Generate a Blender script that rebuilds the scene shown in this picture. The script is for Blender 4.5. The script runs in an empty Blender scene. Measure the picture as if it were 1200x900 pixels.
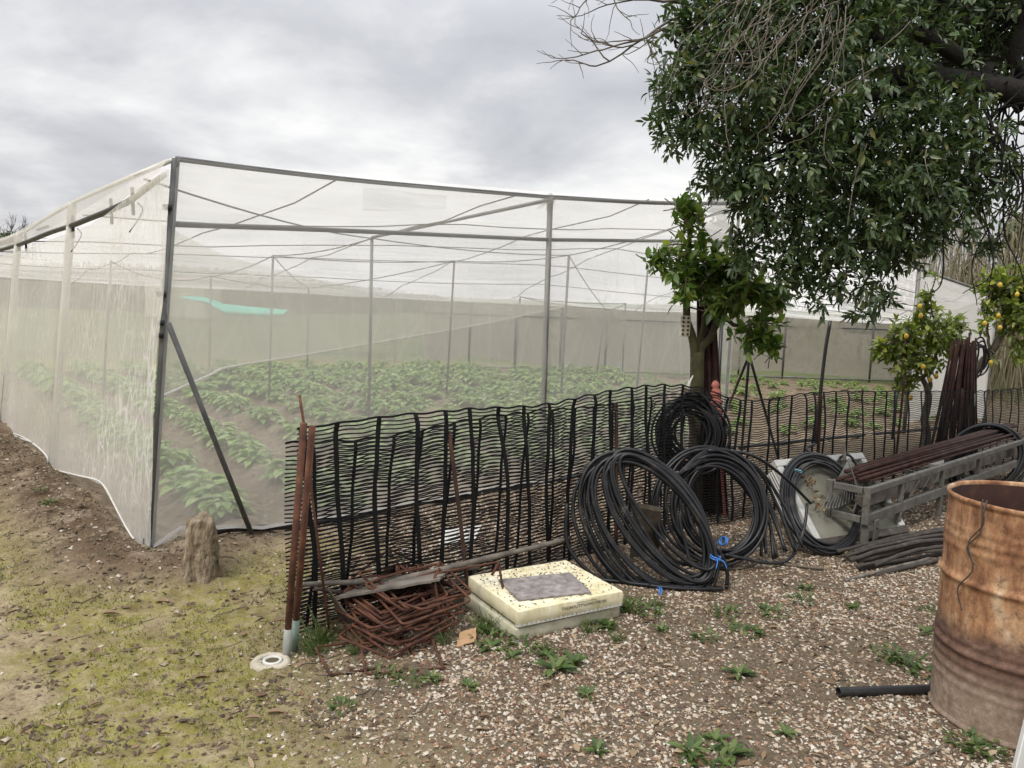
import bpy, math, random
import numpy as np
from mathutils import Vector, Matrix, Euler

rng = np.random.default_rng(11)
random.seed(11)
scene = bpy.context.scene
COL = scene.collection
rad = math.radians

# ------------------------------------------------------------------ camera
F, H = 910.0, 1.6
cam_d = bpy.data.cameras.new("camera")
cam = bpy.data.objects.new("camera", cam_d)
COL.objects.link(cam)
R3 = (Matrix.Rotation(math.pi / 2 - math.atan(100 / 910), 3, 'X') @ Matrix.Rotation(rad(2.2), 3, 'Z'))
cam.matrix_world = Matrix.Translation((0, 0, H)) @ R3.to_4x4()
cam_d.sensor_fit = 'HORIZONTAL'
cam_d.sensor_width = 36
cam_d.lens = 36 * F / 1200
cam_d.clip_start = 0.05
cam_d.clip_end = 5000
scene.camera = cam


def ray(px, py):
    return R3 @ Vector(((px - 600) / F, (450 - py) / F, -1))


def G(px, py, z=0.0):                      # point at height z
    d = ray(px, py)
    t = (z - H) / d.z
    return np.array((d.x * t, d.y * t, z))


def at(px, py, Y):                         # point at distance Y
    d = ray(px, py)
    t = Y / d.y
    return np.array((d.x * t, Y, H + d.z * t))


def onwall(px, py, A, B):                  # point on the vertical plane through A and B
    d = ray(px, py)
    nx, ny = B[1] - A[1], -(B[0] - A[0])
    t = (nx * A[0] + ny * A[1]) / (nx * d.x + ny * d.y)
    return np.array((d.x * t, d.y * t, H + d.z * t))


# ------------------------------------------------------------------ numeric noise
def _h(i, j, s):
    n = (i * 374761393 + j * 668265263 + s * 1442695041) & 0xFFFFFFFF
    n = ((n ^ (n >> 13)) * 1274126177) & 0xFFFFFFFF
    return ((n ^ (n >> 16)) & 0xFFFF) / 65535.0


def vnoise(x, y, s=0):
    x = np.asarray(x, float); y = np.asarray(y, float)
    i = np.floor(x).astype(np.int64); j = np.floor(y).astype(np.int64)
    u = x - i; v = y - j
    u = u * u * (3 - 2 * u); v = v * v * (3 - 2 * v)
    a = _h(i, j, s); b = _h(i + 1, j, s); c = _h(i, j + 1, s); d = _h(i + 1, j + 1, s)
    return (a + (b - a) * u) * (1 - v) + (c + (d - c) * u) * v - 0.5


def fbm(x, y, o=4, s=0):
    r = 0; a = 1.0; f = 1.0
    for k in range(o):
        r = r + a * vnoise(np.asarray(x) * f + 17.3 * k, np.asarray(y) * f - 9.1 * k, s + k)
        a *= .5; f *= 2.03
    return r


def sstep(a, b, x):
    t = np.clip((np.asarray(x, float) - a) / (b - a), 0, 1)
    return t * t * (3 - 2 * t)


# ------------------------------------------------------------------ mesh builder
WL = {}


class MB:
    def __init__(self):
        self.v = []; self.f = []; self.n = 0; self.uv = []

    def add(self, v, faces, uv=None, mi=0, smooth=True):
        v = np.asarray(v, float).reshape(-1, 3)
        if not isinstance(faces, (list, tuple)) or (len(faces) and not isinstance(faces[0], np.ndarray)):
            if isinstance(faces, np.ndarray):
                faces = [faces]
            else:
                d = {}
                for f in faces:
                    d.setdefault(len(f), []).append(f)
                faces = [np.array(x, int) for x in d.values()]
        for a in faces:
            if len(a):
                self.f.append((a + self.n, mi, smooth))
        self.v.append(v)
        self.uv.append(np.zeros((len(v), 2)) if uv is None else np.asarray(uv, float).reshape(-1, 2))
        self.n += len(v)
        return self

    # --- shapes
    def tube(self, path, r, sides=6, mi=0, closed=False, cap=True):
        P = np.asarray(path, float)
        n = len(P)
        rr = np.full(n, r, float) if np.isscalar(r) else np.asarray(r, float)
        T = np.empty_like(P)
        if closed:
            T = np.roll(P, -1, 0) - np.roll(P, 1, 0)
        else:
            T[1:-1] = P[2:] - P[:-2]; T[0] = P[1] - P[0]; T[-1] = P[-1] - P[-2]
        T /= np.linalg.norm(T, axis=1)[:, None] + 1e-12
        ref = np.array((0, 0, 1.0)) if abs(T[0][2]) < .9 else np.array((1.0, 0, 0))
        N = np.empty_like(P)
        a = ref - T[0] * ref.dot(T[0]); N[0] = a / np.linalg.norm(a)
        for i in range(1, n):
            a = N[i - 1] - T[i] * N[i - 1].dot(T[i])
            N[i] = a / (np.linalg.norm(a) + 1e-12)
        B = np.cross(T, N)
        th = np.arange(sides) * 2 * np.pi / sides
        ring = P[:, None, :] + rr[:, None, None] * (np.cos(th)[None, :, None] * N[:, None, :] + np.sin(th)[None, :, None] * B[:, None, :])
        m = n if closed else n - 1
        i = np.arange(m)[:, None]; j = np.arange(sides)[None, :]
        i2 = (i + 1) % n; j2 = (j + 1) % sides
        q = np.stack([i * sides + j, i * sides + j2, i2 * sides + j2, i2 * sides + j], -1).reshape(-1, 4)
        fs = [q]
        if cap and not closed:
            fs.append(np.arange(sides)[::-1][None, :].copy())
            fs.append((np.arange(sides) + (n - 1) * sides)[None, :].copy())
        return self.add(ring.reshape(-1, 3), fs, mi=mi)

    def grid(self, P, mi=0, uv=None, smooth=True):
        P = np.asarray(P, float)
        a, b = P.shape[:2]
        i = np.arange(a - 1)[:, None]; j = np.arange(b - 1)[None, :]
        q = np.stack([i * b + j, (i + 1) * b + j, (i + 1) * b + j + 1, i * b + j + 1], -1).reshape(-1, 4)
        return self.add(P.reshape(-1, 3), [q], uv=None if uv is None else np.asarray(uv).reshape(-1, 2), mi=mi, smooth=smooth)

    def box(self, c, s, M=None, mi=0, bev=0.0):
        """box with chamfered edges; c centre, s full sizes, M optional 3x3 rotation"""
        hx, hy, hz = np.asarray(s, float) / 2
        b = min(bev, hx * .9, hy * .9, hz * .9)
        if b <= 0:
            v = np.array([(x, y, z) for x in (-hx, hx) for y in (-hy, hy) for z in (-hz, hz)])
            f = np.array([(0, 1, 3, 2), (4, 6, 7, 5), (0, 4, 5, 1), (2, 3, 7, 6), (0, 2, 6, 4), (1, 5, 7, 3)])
            fs = [f]
        else:
            v = []; idx = {}
            for sx in (-1, 1):
                for sy in (-1, 1):
                    for sz in (-1, 1):
                        for ax in range(3):
                            p = [sx * (hx - b), sy * (hy - b), sz * (hz - b)]
                            p[ax] = (sx, sy, sz)[ax] * (hx, hy, hz)[ax]
                            idx[(sx, sy, sz, ax)] = len(v); v.append(p)
            v = np.array(v)
            q = []; t = []
            for ax in range(3):
                o = [k for k in range(3) if k != ax]
                for sg in (-1, 1):
                    loop = []
                    for a, bb in ((-1, -1), (1, -1), (1, 1), (-1, 1)):
                        k = [0, 0, 0]; k[ax] = sg; k[o[0]] = a; k[o[1]] = bb
                        loop.append(idx[(*k, ax)])
                    q.append(loop)
            for ax in range(3):
                o = [k for k in range(3) if k != ax]
                for a in (-1, 1):
                    for bb in (-1, 1):
                        k0 = [0, 0, 0]; k0[ax] = -1; k0[o[0]] = a; k0[o[1]] = bb
                        k1 = list(k0); k1[ax] = 1
                        q.append([idx[(*k0, o[0])], idx[(*k1, o[0])], idx[(*k1, o[1])], idx[(*k0, o[1])]])
            for sx in (-1, 1):
                for sy in (-1, 1):
                    for sz in (-1, 1):
                        t.append([idx[(sx, sy, sz, k)] for k in range(3)])
            # orient outward
            def fix(l):
                out = []
                for f in l:
                    p = v[f]; nrm = np.cross(p[1] - p[0], p[2] - p[0])
                    out.append(f if nrm.dot(p.mean(0)) > 0 else f[::-1])
                return np.array(out)
            fs = [fix(q), fix(t)]
        if M is not None:
            v = v @ np.asarray(M, float).T
        return self.add(v + np.asarray(c, float), fs, mi=mi, smooth=False)

    def beam(self, a, b, w, h, mi=0, bev=.003, up=(0, 0, 1)):
        a = np.asarray(a, float); b = np.asarray(b, float)
        x = b - a; L = np.linalg.norm(x); x = x / L
        up = np.asarray(up, float)
        y = np.cross(up, x); y /= np.linalg.norm(y)
        z = np.cross(x, y)
        return self.box((a + b) / 2, (L, w, h), np.stack([x, y, z], 1), mi, bev)

    def lathe(self, prof, c=(0, 0, 0), sides=48, mi=0):
        prof = np.asarray(prof, float)
        th = np.arange(sides) * 2 * np.pi / sides
        P = np.stack([prof[:, 0][:, None] * np.cos(th), prof[:, 0][:, None] * np.sin(th), np.repeat(prof[:, 1][:, None], sides, 1)], -1)
        n = len(prof)
        i = np.arange(n - 1)[:, None]; j = np.arange(sides)[None, :]; j2 = (j + 1) % sides
        q = np.stack([i * sides + j, i * sides + j2, (i + 1) * sides + j2, (i + 1) * sides + j], -1).reshape(-1, 4)
        return self.add(P.reshape(-1, 3) + np.asarray(c, float), [q], mi=mi)

    def leaves(self, pos, d, nrm, L, W, bend=.15, fold=.25, mi=0):
        """many leaves: base position, axis, normal, length, half width"""
        pos = np.asarray(pos, float); n = len(pos)
        d = d / (np.linalg.norm(d, axis=1)[:, None] + 1e-9)
        side = np.cross(d, nrm); side /= (np.linalg.norm(side, axis=1)[:, None] + 1e-9)
        up = np.cross(side, d)
        L = np.broadcast_to(np.asarray(L, float), (n,)); W = np.broadcast_to(np.asarray(W, float), (n,))
        bend = np.broadcast_to(np.asarray(bend, float), (n,))
        st = [(0, 0, 0), (.28, -.8, 1), (.28, 0, 0), (.28, .8, 1), (.66, -.72, 1), (.66, 0, 0), (.66, .72, 1), (1, 0, 0)]
        V = np.empty((n, 8, 3))
        for k, (t, w, fo) in enumerate(st):
            V[:, k] = (pos + d * (L * t)[:, None] + side * (W * w)[:, None]
                       + up * ((W * fold * fo) - bend * L * t * t)[:, None])
        tri = np.array([(0, 1, 2), (0, 2, 3), (4, 7, 5), (5, 7, 6)])
        quad = np.array([(1, 4, 5, 2), (2, 5, 6, 3)])
        off = (np.arange(n) * 8)[:, None, None]
        return self.add(V.reshape(-1, 3), [(tri[None] + off).reshape(-1, 3), (quad[None] + off).reshape(-1, 4)], mi=mi)

    # --- link as one object
    def build(self, name, mats, parent=None, loc=None):
        V = np.concatenate(self.v) if self.v else np.zeros((0, 3))
        if parent is not None:
            base = WL[parent.name]
        else:
            base = np.zeros(3) if loc is None else np.asarray(loc, float)
        V = V - base
        me = bpy.data.meshes.new(name)
        me.vertices.add(len(V)); me.vertices.foreach_set("co", V.astype(np.float32).ravel())
        loops = np.concatenate([f.ravel() for f, _, _ in self.f])
        tot = np.concatenate([np.full(len(f), f.shape[1]) for f, _, _ in self.f])
        mi = np.concatenate([np.full(len(f), m) for f, m, _ in self.f])
        sm = np.concatenate([np.full(len(f), s) for f, _, s in self.f])
        me.loops.add(len(loops)); me.loops.foreach_set("vertex_index", loops.astype(np.int32))
        me.polygons.add(len(tot))
        me.polygons.foreach_set("loop_start", np.concatenate([[0], np.cumsum(tot)[:-1]]).astype(np.int32))
        me.polygons.foreach_set("material_index", mi.astype(np.int32))
        me.polygons.foreach_set("use_smooth", sm.astype(bool))
        uv = np.concatenate(self.uv)
        if uv.any():
            l = me.uv_layers.new(name="UVMap")
            l.data.foreach_set("uv", uv[loops].astype(np.float32).ravel())
        for m in (mats if isinstance(mats, (list, tuple)) else [mats]):
            me.materials.append(m)
        me.update(calc_edges=True)
        me.validate()
        o = bpy.data.objects.new(name, me)
        COL.objects.link(o)
        if parent is not None:
            o.parent = parent
            WL[o.name] = base
        else:
            o.location = base
            WL[o.name] = base
        return o


def tag(o, label, cat, group=None, kind=None):
    o['label'] = label
    if cat: o['category'] = cat
    if group: o['group'] = group
    if kind: o['kind'] = kind
    return o


def thing(name, label, cat, loc, group=None):
    o = bpy.data.objects.new(name, None)
    o.empty_display_size = .1
    COL.objects.link(o)
    o.location = tuple(loc)
    WL[o.name] = np.asarray(loc, float)
    return tag(o, label, cat, group)


def dup(o, loc, rot=(0, 0, 0), scale=None):
    c = o.copy(); COL.objects.link(c)
    c.location = tuple(loc); c.rotation_euler = rot
    if scale is not None: c.scale = (scale,) * 3 if np.isscalar(scale) else scale
    for ch in list(o.children):
        d = ch.copy(); COL.objects.link(d); d.parent = c
        for g in list(ch.children):
            e = g.copy(); COL.objects.link(e); e.parent = d
    return c


# ------------------------------------------------------------------ materials
def nt_new(name):
    m = bpy.data.materials.new(name)
    m.use_nodes = True
    t = m.node_tree
    t.nodes.clear()
    out = t.nodes.new('ShaderNodeOutputMaterial')
    return m, t, out


def N(t, typ, **kw):
    n = t.nodes.new(typ)
    for k, v in kw.items():
        if k.startswith('i_'):
            n.inputs[k[2:].replace('_', ' ')].default_value = v
        else:
            setattr(n, k, v)
    return n


def ramp(t, fac, cols, interp='LINEAR'):
    r = t.nodes.new('ShaderNodeValToRGB')
    e = r.color_ramp.elements
    while len(e) < len(cols): e.new(.5)
    for k, (p, c) in enumerate(cols):
        e[k].position = p; e[k].color = (*c, 1) if len(c) == 3 else c
    r.color_ramp.interpolation = interp
    t.links.new(fac, r.inputs[0])
    return r.outputs[0]


def noise(t, vec, scale, detail=4, rough=.55, dist=0.0):
    n = N(t, 'ShaderNodeTexNoise')
    n.inputs['Scale'].default_value = scale; n.inputs['Detail'].default_value = detail
    n.inputs['Roughness'].default_value = rough; n.inputs['Distortion'].default_value = dist
    t.links.new(vec, n.inputs['Vector'])
    return n.outputs['Fac']


def mixc(t, fac, a, b, mode='MIX'):
    n = N(t, 'ShaderNodeMix', data_type='RGBA', blend_type=mode)
    for s, x in ((0, fac), (6, a), (7, b)):
        if hasattr(x, 'node'): t.links.new(x, n.inputs[s])
        elif s == 0: n.inputs[0].default_value = x
        else: n.inputs[s].default_value = (*x, 1)
    return n.outputs[2]


def math_(t, op, a, b=None, clamp=False):
    n = N(t, 'ShaderNodeMath', operation=op, use_clamp=clamp)
    for s, x in ((0, a), (1, b)):
        if x is None: continue
        if hasattr(x, 'node'): t.links.new(x, n.inputs[s])
        else: n.inputs[s].default_value = x
    return n.outputs[0]


def coords(t, kind='Object', stretch=None):
    c = t.nodes.new('ShaderNodeTexCoord').outputs[kind]
    if stretch:
        m = t.nodes.new('ShaderNodeMapping'); m.inputs['Scale'].default_value = stretch
        t.links.new(c, m.inputs['Vector']); c = m.outputs[0]
    return c


def bump(t, h, strength=.4, dist=.01):
    b = t.nodes.new('ShaderNodeBump'); b.inputs['Strength'].default_value = strength; b.inputs['Distance'].default_value = dist
    t.links.new(h, b.inputs['Height'])
    return b.outputs[0]


def pm(name, cols, scale=8, rough=.7, bmp=.3, bdist=.005, metal=0, detail=6, stretch=None, fine=None, coat=0, island=None, spec=.5):
    m, t, out = nt_new(name)
    p = t.nodes.new('ShaderNodeBsdfPrincipled')
    c = coords(t, 'Object', stretch)
    f = noise(t, c, scale, detail, .6)
    col = ramp(t, f, cols)
    if fine:
        f2 = noise(t, c, scale * fine[0], 3, .6)
        col = mixc(t, ramp(t, f2, [(fine[2], (0, 0, 0)), (fine[2] + .15, (1, 1, 1))]), col, fine[1])
    if island:
        g = t.nodes.new('ShaderNodeNewGeometry').outputs['Random Per Island']
        k = ramp(t, g, [(0, (1 - island,) * 3), (1, (1 + island,) * 3)])
        col = mixc(t, 1.0, col, k, 'MULTIPLY')
    t.links.new(col, p.inputs['Base Color'])
    p.inputs['Roughness'].default_value = rough; p.inputs['Metallic'].default_value = metal
    p.inputs['Coat Weight'].default_value = coat
    p.inputs['Specular IOR Level'].default_value = spec
    if bmp:
        t.links.new(bump(t, noise(t, c, scale * 3, 5), bmp, bdist), p.inputs['Normal'])
    t.links.new(p.outputs[0], out.inputs[0])
    return m


def leafmat(name, cols, rough=.38, trans=.22, tcol=None, spec=.5, pos_noise=None):
    m, t, out = nt_new(name)
    p = t.nodes.new('ShaderNodeBsdfPrincipled')
    g = t.nodes.new('ShaderNodeNewGeometry')
    col = ramp(t, g.outputs['Random Per Island'], cols)
    if pos_noise:
        f = noise(t, coords(t, 'Object'), pos_noise[0], 2)
        col = mixc(t, ramp(t, f, [(.4, (0, 0, 0)), (.65, (1, 1, 1))]), col, pos_noise[1], 'MULTIPLY')
    t.links.new(col, p.inputs['Base Color'])
    p.inputs['Roughness'].default_value = rough
    p.inputs['Specular IOR Level'].default_value = spec
    tr = t.nodes.new('ShaderNodeBsdfTranslucent')
    t.links.new(mixc(t, 1.0, col, tcol or (1.5, 1.7, .8), 'MULTIPLY'), tr.inputs[0])
    mx = t.nodes.new('ShaderNodeMixShader'); mx.inputs[0].default_value = trans
    t.links.new(p.outputs[0], mx.inputs[1]); t.links.new(tr.outputs[0], mx.inputs[2])
    t.links.new(mx.outputs[0], out.inputs[0])
    return m


def netmat(name, dens, col=(.80, .77, .70), crease=None, streak=None, dirt=None, trans=.45):
    """woven insect net: part of the light passes between the threads"""
    m, t, out = nt_new(name)
    uv = coords(t, 'UV')
    d = N(t, 'ShaderNodeValue').outputs[0]; d.default_value = dens
    # weave unevenness
    d = math_(t, 'ADD', d, math_(t, 'MULTIPLY', math_(t, 'SUBTRACT', noise(t, uv, .9, 3), .5), .12))
    if streak:      # (scale_u, scale_v, amount): gathered folds
        mp = t.nodes.new('ShaderNodeMapping'); mp.inputs['Scale'].default_value = (streak[0], streak[1], 1)
        mp.inputs['Rotation'].default_value = (0, 0, streak[3] if len(streak) > 3 else 0)
        t.links.new(uv, mp.inputs[0])
        f = noise(t, mp.outputs[0], 1, 5, .6, .4)
        d = math_(t, 'ADD', d, math_(t, 'MULTIPLY', math_(t, 'SUBTRACT', f, .5), streak[2]))
    if crease:      # (scale_u, scale_v, amount, near): stringy double folds
        mp = t.nodes.new('ShaderNodeMapping'); mp.inputs['Scale'].default_value = (crease[0], crease[1], 1)
        t.links.new(uv, mp.inputs[0])
        wn = N(t, 'ShaderNodeTexNoise'); wn.inputs['Scale'].default_value = .9; wn.inputs['Detail'].default_value = 4
        t.links.new(mp.outputs[0], wn.inputs['Vector'])
        va = N(t, 'ShaderNodeVectorMath', operation='MULTIPLY_ADD')
        t.links.new(wn.outputs['Color'], va.inputs[0]); va.inputs[1].default_value = (.75, .75, 0); t.links.new(mp.outputs[0], va.inputs[2])
        acc = None
        for sc, am in ((1.0, 1.0), (2.3, .6)):
            vo = N(t, 'ShaderNodeTexVoronoi', feature='DISTANCE_TO_EDGE'); vo.inputs['Scale'].default_value = sc
            t.links.new(va.outputs[0], vo.inputs['Vector'])
            l = ramp(t, vo.outputs['Distance'], [(0, (am,) * 3), (.05, (am * .35,) * 3), (.13, (0, 0, 0))])
            acc = l if acc is None else math_(t, 'MAXIMUM', acc, l)
        sx = N(t, 'ShaderNodeSeparateXYZ'); t.links.new(uv, sx.inputs[0])
        mr = N(t, 'ShaderNodeMapRange', clamp=True); t.links.new(sx.outputs[0], mr.inputs[0])
        mr.inputs[1].default_value = crease[3]; mr.inputs[2].default_value = crease[4]; mr.inputs[3].default_value = 1; mr.inputs[4].default_value = crease[5]
        amt = math_(t, 'MULTIPLY', acc, mr.outputs[0])
        amt = math_(t, 'MULTIPLY', amt, ramp(t, noise(t, uv, 1.3, 2), [(.38, (.15,) * 3), (.6, (1, 1, 1))]))
        d = math_(t, 'ADD', d, math_(t, 'MULTIPLY', amt, crease[2]))
    d = math_(t, 'MINIMUM', math_(t, 'MAXIMUM', d, 0.03), .96)
    c = mixc(t, ramp(t, noise(t, uv, .6, 5), [(.35, (0, 0, 0)), (.75, (1, 1, 1))]), col, tuple(x * y for x, y in zip(col, dirt or (.93, .92, .9))))
    df = t.nodes.new('ShaderNodeBsdfDiffuse'); t.links.new(c, df.inputs[0])
    tl = t.nodes.new('ShaderNodeBsdfTranslucent'); t.links.new(c, tl.inputs[0])
    m1 = t.nodes.new('ShaderNodeMixShader'); m1.inputs[0].default_value = trans
    t.links.new(df.outputs[0], m1.inputs[1]); t.links.new(tl.outputs[0], m1.inputs[2])
    tp = t.nodes.new('ShaderNodeBsdfTransparent')
    m2 = t.nodes.new('ShaderNodeMixShader')
    t.links.new(d, m2.inputs[0]); t.links.new(tp.outputs[0], m2.inputs[1]); t.links.new(m1.outputs[0], m2.inputs[2])
    t.links.new(m2.outputs[0], out.inputs[0])
    return m


M_rust = pm('rusty_steel', [(.3, (.035, .014, .009)), (.5, (.085, .033, .018)), (.72, (.15, .062, .03))], 14, .88, .5, .003, .1, island=.3)
M_rustdark = pm('dark_rusty_steel', [(.3, (.022, .010, .008)), (.55, (.05, .021, .014)), (.8, (.10, .045, .026))], 10, .9, .4, .003, .1, island=.35)
M_galv = pm('weathered_galvanised_pipe', [(.3, (.13, .13, .125)), (.6, (.22, .215, .20)), (.8, (.3, .29, .27))], 9, .5, .15, .002, .35)
M_galvdark = pm('dark_grey_pipe', [(.3, (.06, .06, .06)), (.7, (.13, .13, .125))], 9, .55, .15, .002, .2)
M_pole = pm('pale_wrapped_post', [(.3, (.5, .49, .45)), (.7, (.66, .64, .59))], 6, .6, .1)
M_blackpl = pm('black_plastic', [(.3, (.010, .010, .011)), (.7, (.022, .022, .023))], 20, .42, .1, .002)
M_mesh = pm('black_mesh_plastic', [(.3, (.004, .004, .005)), (.7, (.010, .010, .011))], 30, .6, .1, .002, spec=.22)
M_hose = pm('black_irrigation_pipe', [(.35, (.007, .007, .008)), (.56, (.012, .0125, .014)), (.74, (.06, .056, .048))], 9, .38, .15, .002, spec=.36)
M_blue = pm('blue_tie', [(.3, (.03, .13, .42)), (.7, (.05, .2, .55))], 20, .5, .1)
M_cyan = pm('pale_cyan_string', [(.3, (.12, .36, .42)), (.7, (.2, .45, .5))], 20, .6, .1)
M_bark = pm('grey_brown_bark', [(.3, (.05, .04, .03)), (.5, (.11, .09, .065)), (.75, (.19, .165, .125))], 12, .9, .8, .01, stretch=(1, 1, .35))
M_barkmoss = pm('mossy_bark', [(.3, (.022, .019, .012)), (.5, (.05, .046, .02)), (.7, (.085, .08, .028))], 11, .95, .9, .012, stretch=(1, 1, .4), fine=(3, (.11, .10, .08), .64))  # bark tone lowered overall to carry the big tree's shade
M_darkbark = pm('dark_bark', [(.3, (.006, .005, .004)), (.7, (.018, .015, .012))], 10, .95, .8, .02)
M_twig = pm('dry_twig', [(.3, (.08, .066, .05)), (.7, (.19, .16, .12))], 10, .85, .3)
M_stump = pm('old_stump_wood', [(.28, (.085, .06, .04)), (.45, (.23, .175, .115)), (.66, (.42, .345, .24))], 26, .95, 1.0, .03, stretch=(1, 1, .22), fine=(.5, (.075, .055, .036), .58))
M_wood = pm('weathered_grey_wood', [(.3, (.075, .065, .055)), (.5, (.16, .14, .115)), (.75, (.27, .24, .20))], 9, .85, .5, .004, stretch=(1, 1, 1), fine=(4, (.06, .05, .04), .64))
M_darkpole = pm('dark_weathered_stick', [(.3, (.022, .018, .015)), (.6, (.055, .045, .036)), (.8, (.12, .10, .08))], 14, .8, .5, .004, island=.5)
M_styro = pm('yellowed_polystyrene', [(.3, (.50, .44, .24)), (.5, (.68, .62, .42)), (.75, (.74, .70, .56))], 7, .75, .25, .003, fine=(6, (.30, .25, .12), .66))
M_styro2 = pm('dirty_white_polystyrene', [(.3, (.33, .31, .20)), (.5, (.46, .44, .32)), (.75, (.58, .56, .46))], 8, .75, .25, .003, fine=(5, (.26, .24, .15), .64))
M_pit = pm('hole_shade', [(.3, (.05, .04, .02)), (.7, (.10, .08, .04))], 20, .9, .2)  # dark colour stands in for the shade down in small holes
M_slab = pm('purple_grey_slab', [(.3, (.13, .112, .106)), (.5, (.235, .208, .198)), (.75, (.38, .35, .335))], 22, .85, .6, .004, fine=(3, (.10, .08, .07), .6))
M_alu = pm('dull_aluminium', [(.3, (.085, .08, .068)), (.55, (.145, .14, .122)), (.8, (.23, .22, .195))], 9, .6, .2, .002, .2, fine=(5, (.07, .05, .035), .58))
M_whitefr = pm('grimy_white_frame', [(.3, (.36, .355, .33)), (.7, (.52, .515, .49))], 8, .5, .1, .002, fine=(5, (.3, .27, .22), .68))
M_panel = pm('grey_green_board', [(.3, (.13, .13, .095)), (.7, (.21, .205, .16))], 5, .7, .2)
M_conc = pm('pale_concrete', [(.3, (.34, .30, .23)), (.7, (.52, .47, .37))], 20, .9, .6, .01)
M_white = pm('white_plastic', [(.3, (.46, .45, .41)), (.7, (.60, .59, .55))], 10, .4, .1)
M_greyfoot = pm('grey_plastic_sleeve', [(.3, (.21, .22, .20)), (.7, (.30, .31, .28))], 12, .6, .15)
M_greenfoot = pm('green_grey_sleeve', [(.3, (.10, .15, .11)), (.7, (.17, .22, .17))], 12, .6, .15)
M_card = pm('brown_cardboard', [(.3, (.30, .18, .09)), (.7, (.42, .27, .15))], 12, .9, .2)
M_redstr = pm('faded_red_string', [(.3, (.30, .085, .065)), (.7, (.46, .17, .13))], 25, .85, .6, .006)
M_ink = pm('black_ink', [(.3, (.03, .028, .03)), (.7, (.08, .07, .06))], 40, .8, 0)
M_cream = pm('cream_plastic_tray', [(.3, (.46, .43, .33)), (.7, (.58, .55, .44))], 12, .6, .1)
M_pallet = pm('pale_sawn_wood', [(.3, (.40, .37, .30)), (.7, (.56, .53, .45))], 8, .8, .3, stretch=(1, 4, 4))
M_wire = pm('grey_wire', [(.3, (.13, .13, .12)), (.7, (.25, .24, .22))], 20, .5, .1, metal=.5)
M_teal = pm('turquoise_net', [(.3, (.05, .55, .44)), (.7, (.12, .70, .58))], 3, .8, .2)
M_lemon = pm('lemon_peel', [(.3, (.50, .32, .03)), (.7, (.62, .42, .05))], 10, .45, .4, .002)
M_far = pm('far_tree_foliage', [(.3, (.03, .04, .015)), (.7, (.075, .085, .035))], 2, .95, 0)

M_leaf_big = leafmat('glossy_dark_leaf', [(0, (.026, .05, .018)), (.5, (.055, .092, .032)), (.8, (.095, .135, .055)), (.97, (.15, .17, .07)), (1, (.18, .16, .05))], .42, .20)
M_leaf_cit = leafmat('citrus_leaf', [(0, (.05, .095, .018)), (.5, (.10, .17, .03)), (.85, (.18, .255, .05)), (1, (.30, .33, .08))], .40, .32)
M_leaf_lem = leafmat('lemon_leaf', [(0, (.07, .105, .016)), (.5, (.13, .18, .028)), (.82, (.23, .27, .045)), (1, (.36, .36, .07))], .42, .28)
M_leaf_crop = leafmat('crop_leaf', [(0, (.14, .23, .06)), (.5, (.24, .35, .11)), (1, (.36, .46, .19))], .5, .28)
M_weed = leafmat('weed_leaf', [(0, (.04, .075, .016)), (.5, (.07, .115, .026)), (1, (.12, .165, .045))], .55, .25)
M_reed = leafmat('dry_reed', [(0, (.10, .085, .05)), (.5, (.20, .17, .105)), (1, (.33, .29, .19))], .8, .12, (1.1, 1.05, .9))
M_moss = leafmat('moss_blade', [(0, (.085, .09, .02)), (.5, (.15, .155, .032)), (1, (.24, .235, .07))], .9, .2, (1.2, 1.2, .7))
M_dead = leafmat('dead_leaf', [(0, (.09, .055, .03)), (.4, (.17, .11, .06)), (.8, (.27, .19, .11)), (1, (.38, .30, .2))], .8, .1, (1.1, 1, .8))


def chipmat(name, cols):
    m, t, out = nt_new(name)
    p = t.nodes.new('ShaderNodeBsdfPrincipled')
    g = t.nodes.new('ShaderNodeNewGeometry')
    c = ramp(t, g.outputs['Random Per Island'], cols, 'CONSTANT')
    c = mixc(t, .55, c, ramp(t, noise(t, coords(t), 60, 3), [(.3, (.45, .42, .38)), (.7, (1.1, 1.1, 1.1))]), 'MULTIPLY')
    t.links.new(c, p.inputs['Base Color']); p.inputs['Roughness'].default_value = .85
    t.links.new(p.outputs[0], out.inputs[0])
    return m


M_chip = chipmat('mixed_gravel', [(0, (.58, .54, .46)), (.11, (.50, .44, .35)), (.24, (.38, .30, .21)), (.40, (.50, .42, .32)), (.52, (.24, .15, .09)),
                                  (.66, (.13, .075, .045)), (.80, (.26, .15, .09)), (.90, (.08, .055, .04)), (.96, (.34, .30, .25))])
M_crumb = chipmat('soil_crumbs', [(0, (.14, .105, .065)), (.3, (.20, .155, .10)), (.55, (.09, .066, .042)), (.75, (.25, .20, .135)), (.93, (.5, .46, .38))])

# ------------------------------------------------------------------ plan of the place
F0 = G(175, 651)[:2]
F1 = G(634, 566)[:2]
F2 = np.array((2.35, 8.45))
F3 = np.array((5.3, 10.35))
FB = np.array((7.0, 11.4))
L1 = G(63, 552)[:2]
EL = F0 + (L1 - F0) * 4.4
DB = np.array((-2.0, 17.2))
CB = np.array((9.2, 17.8))
u_ax = (F1 - F0) / np.linalg.norm(F1 - F0)
v_ax = (L1 - F0) / np.linalg.norm(L1 - F0)


def seg_dist(x, y, pts):
    d = np.full(np.shape(x), 1e9)
    for a, b in zip(pts[:-1], pts[1:]):
        ab = b - a; L2 = ab.dot(ab)
        t = np.clip(((x - a[0]) * ab[0] + (y - a[1]) * ab[1]) / L2, 0, 1)
        d = np.minimum(d, np.hypot(x - a[0] - t * ab[0], y - a[1] - t * ab[1]))
    return d


POLY = [F0, F1, F2, F3, FB, CB, DB, EL]


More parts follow.
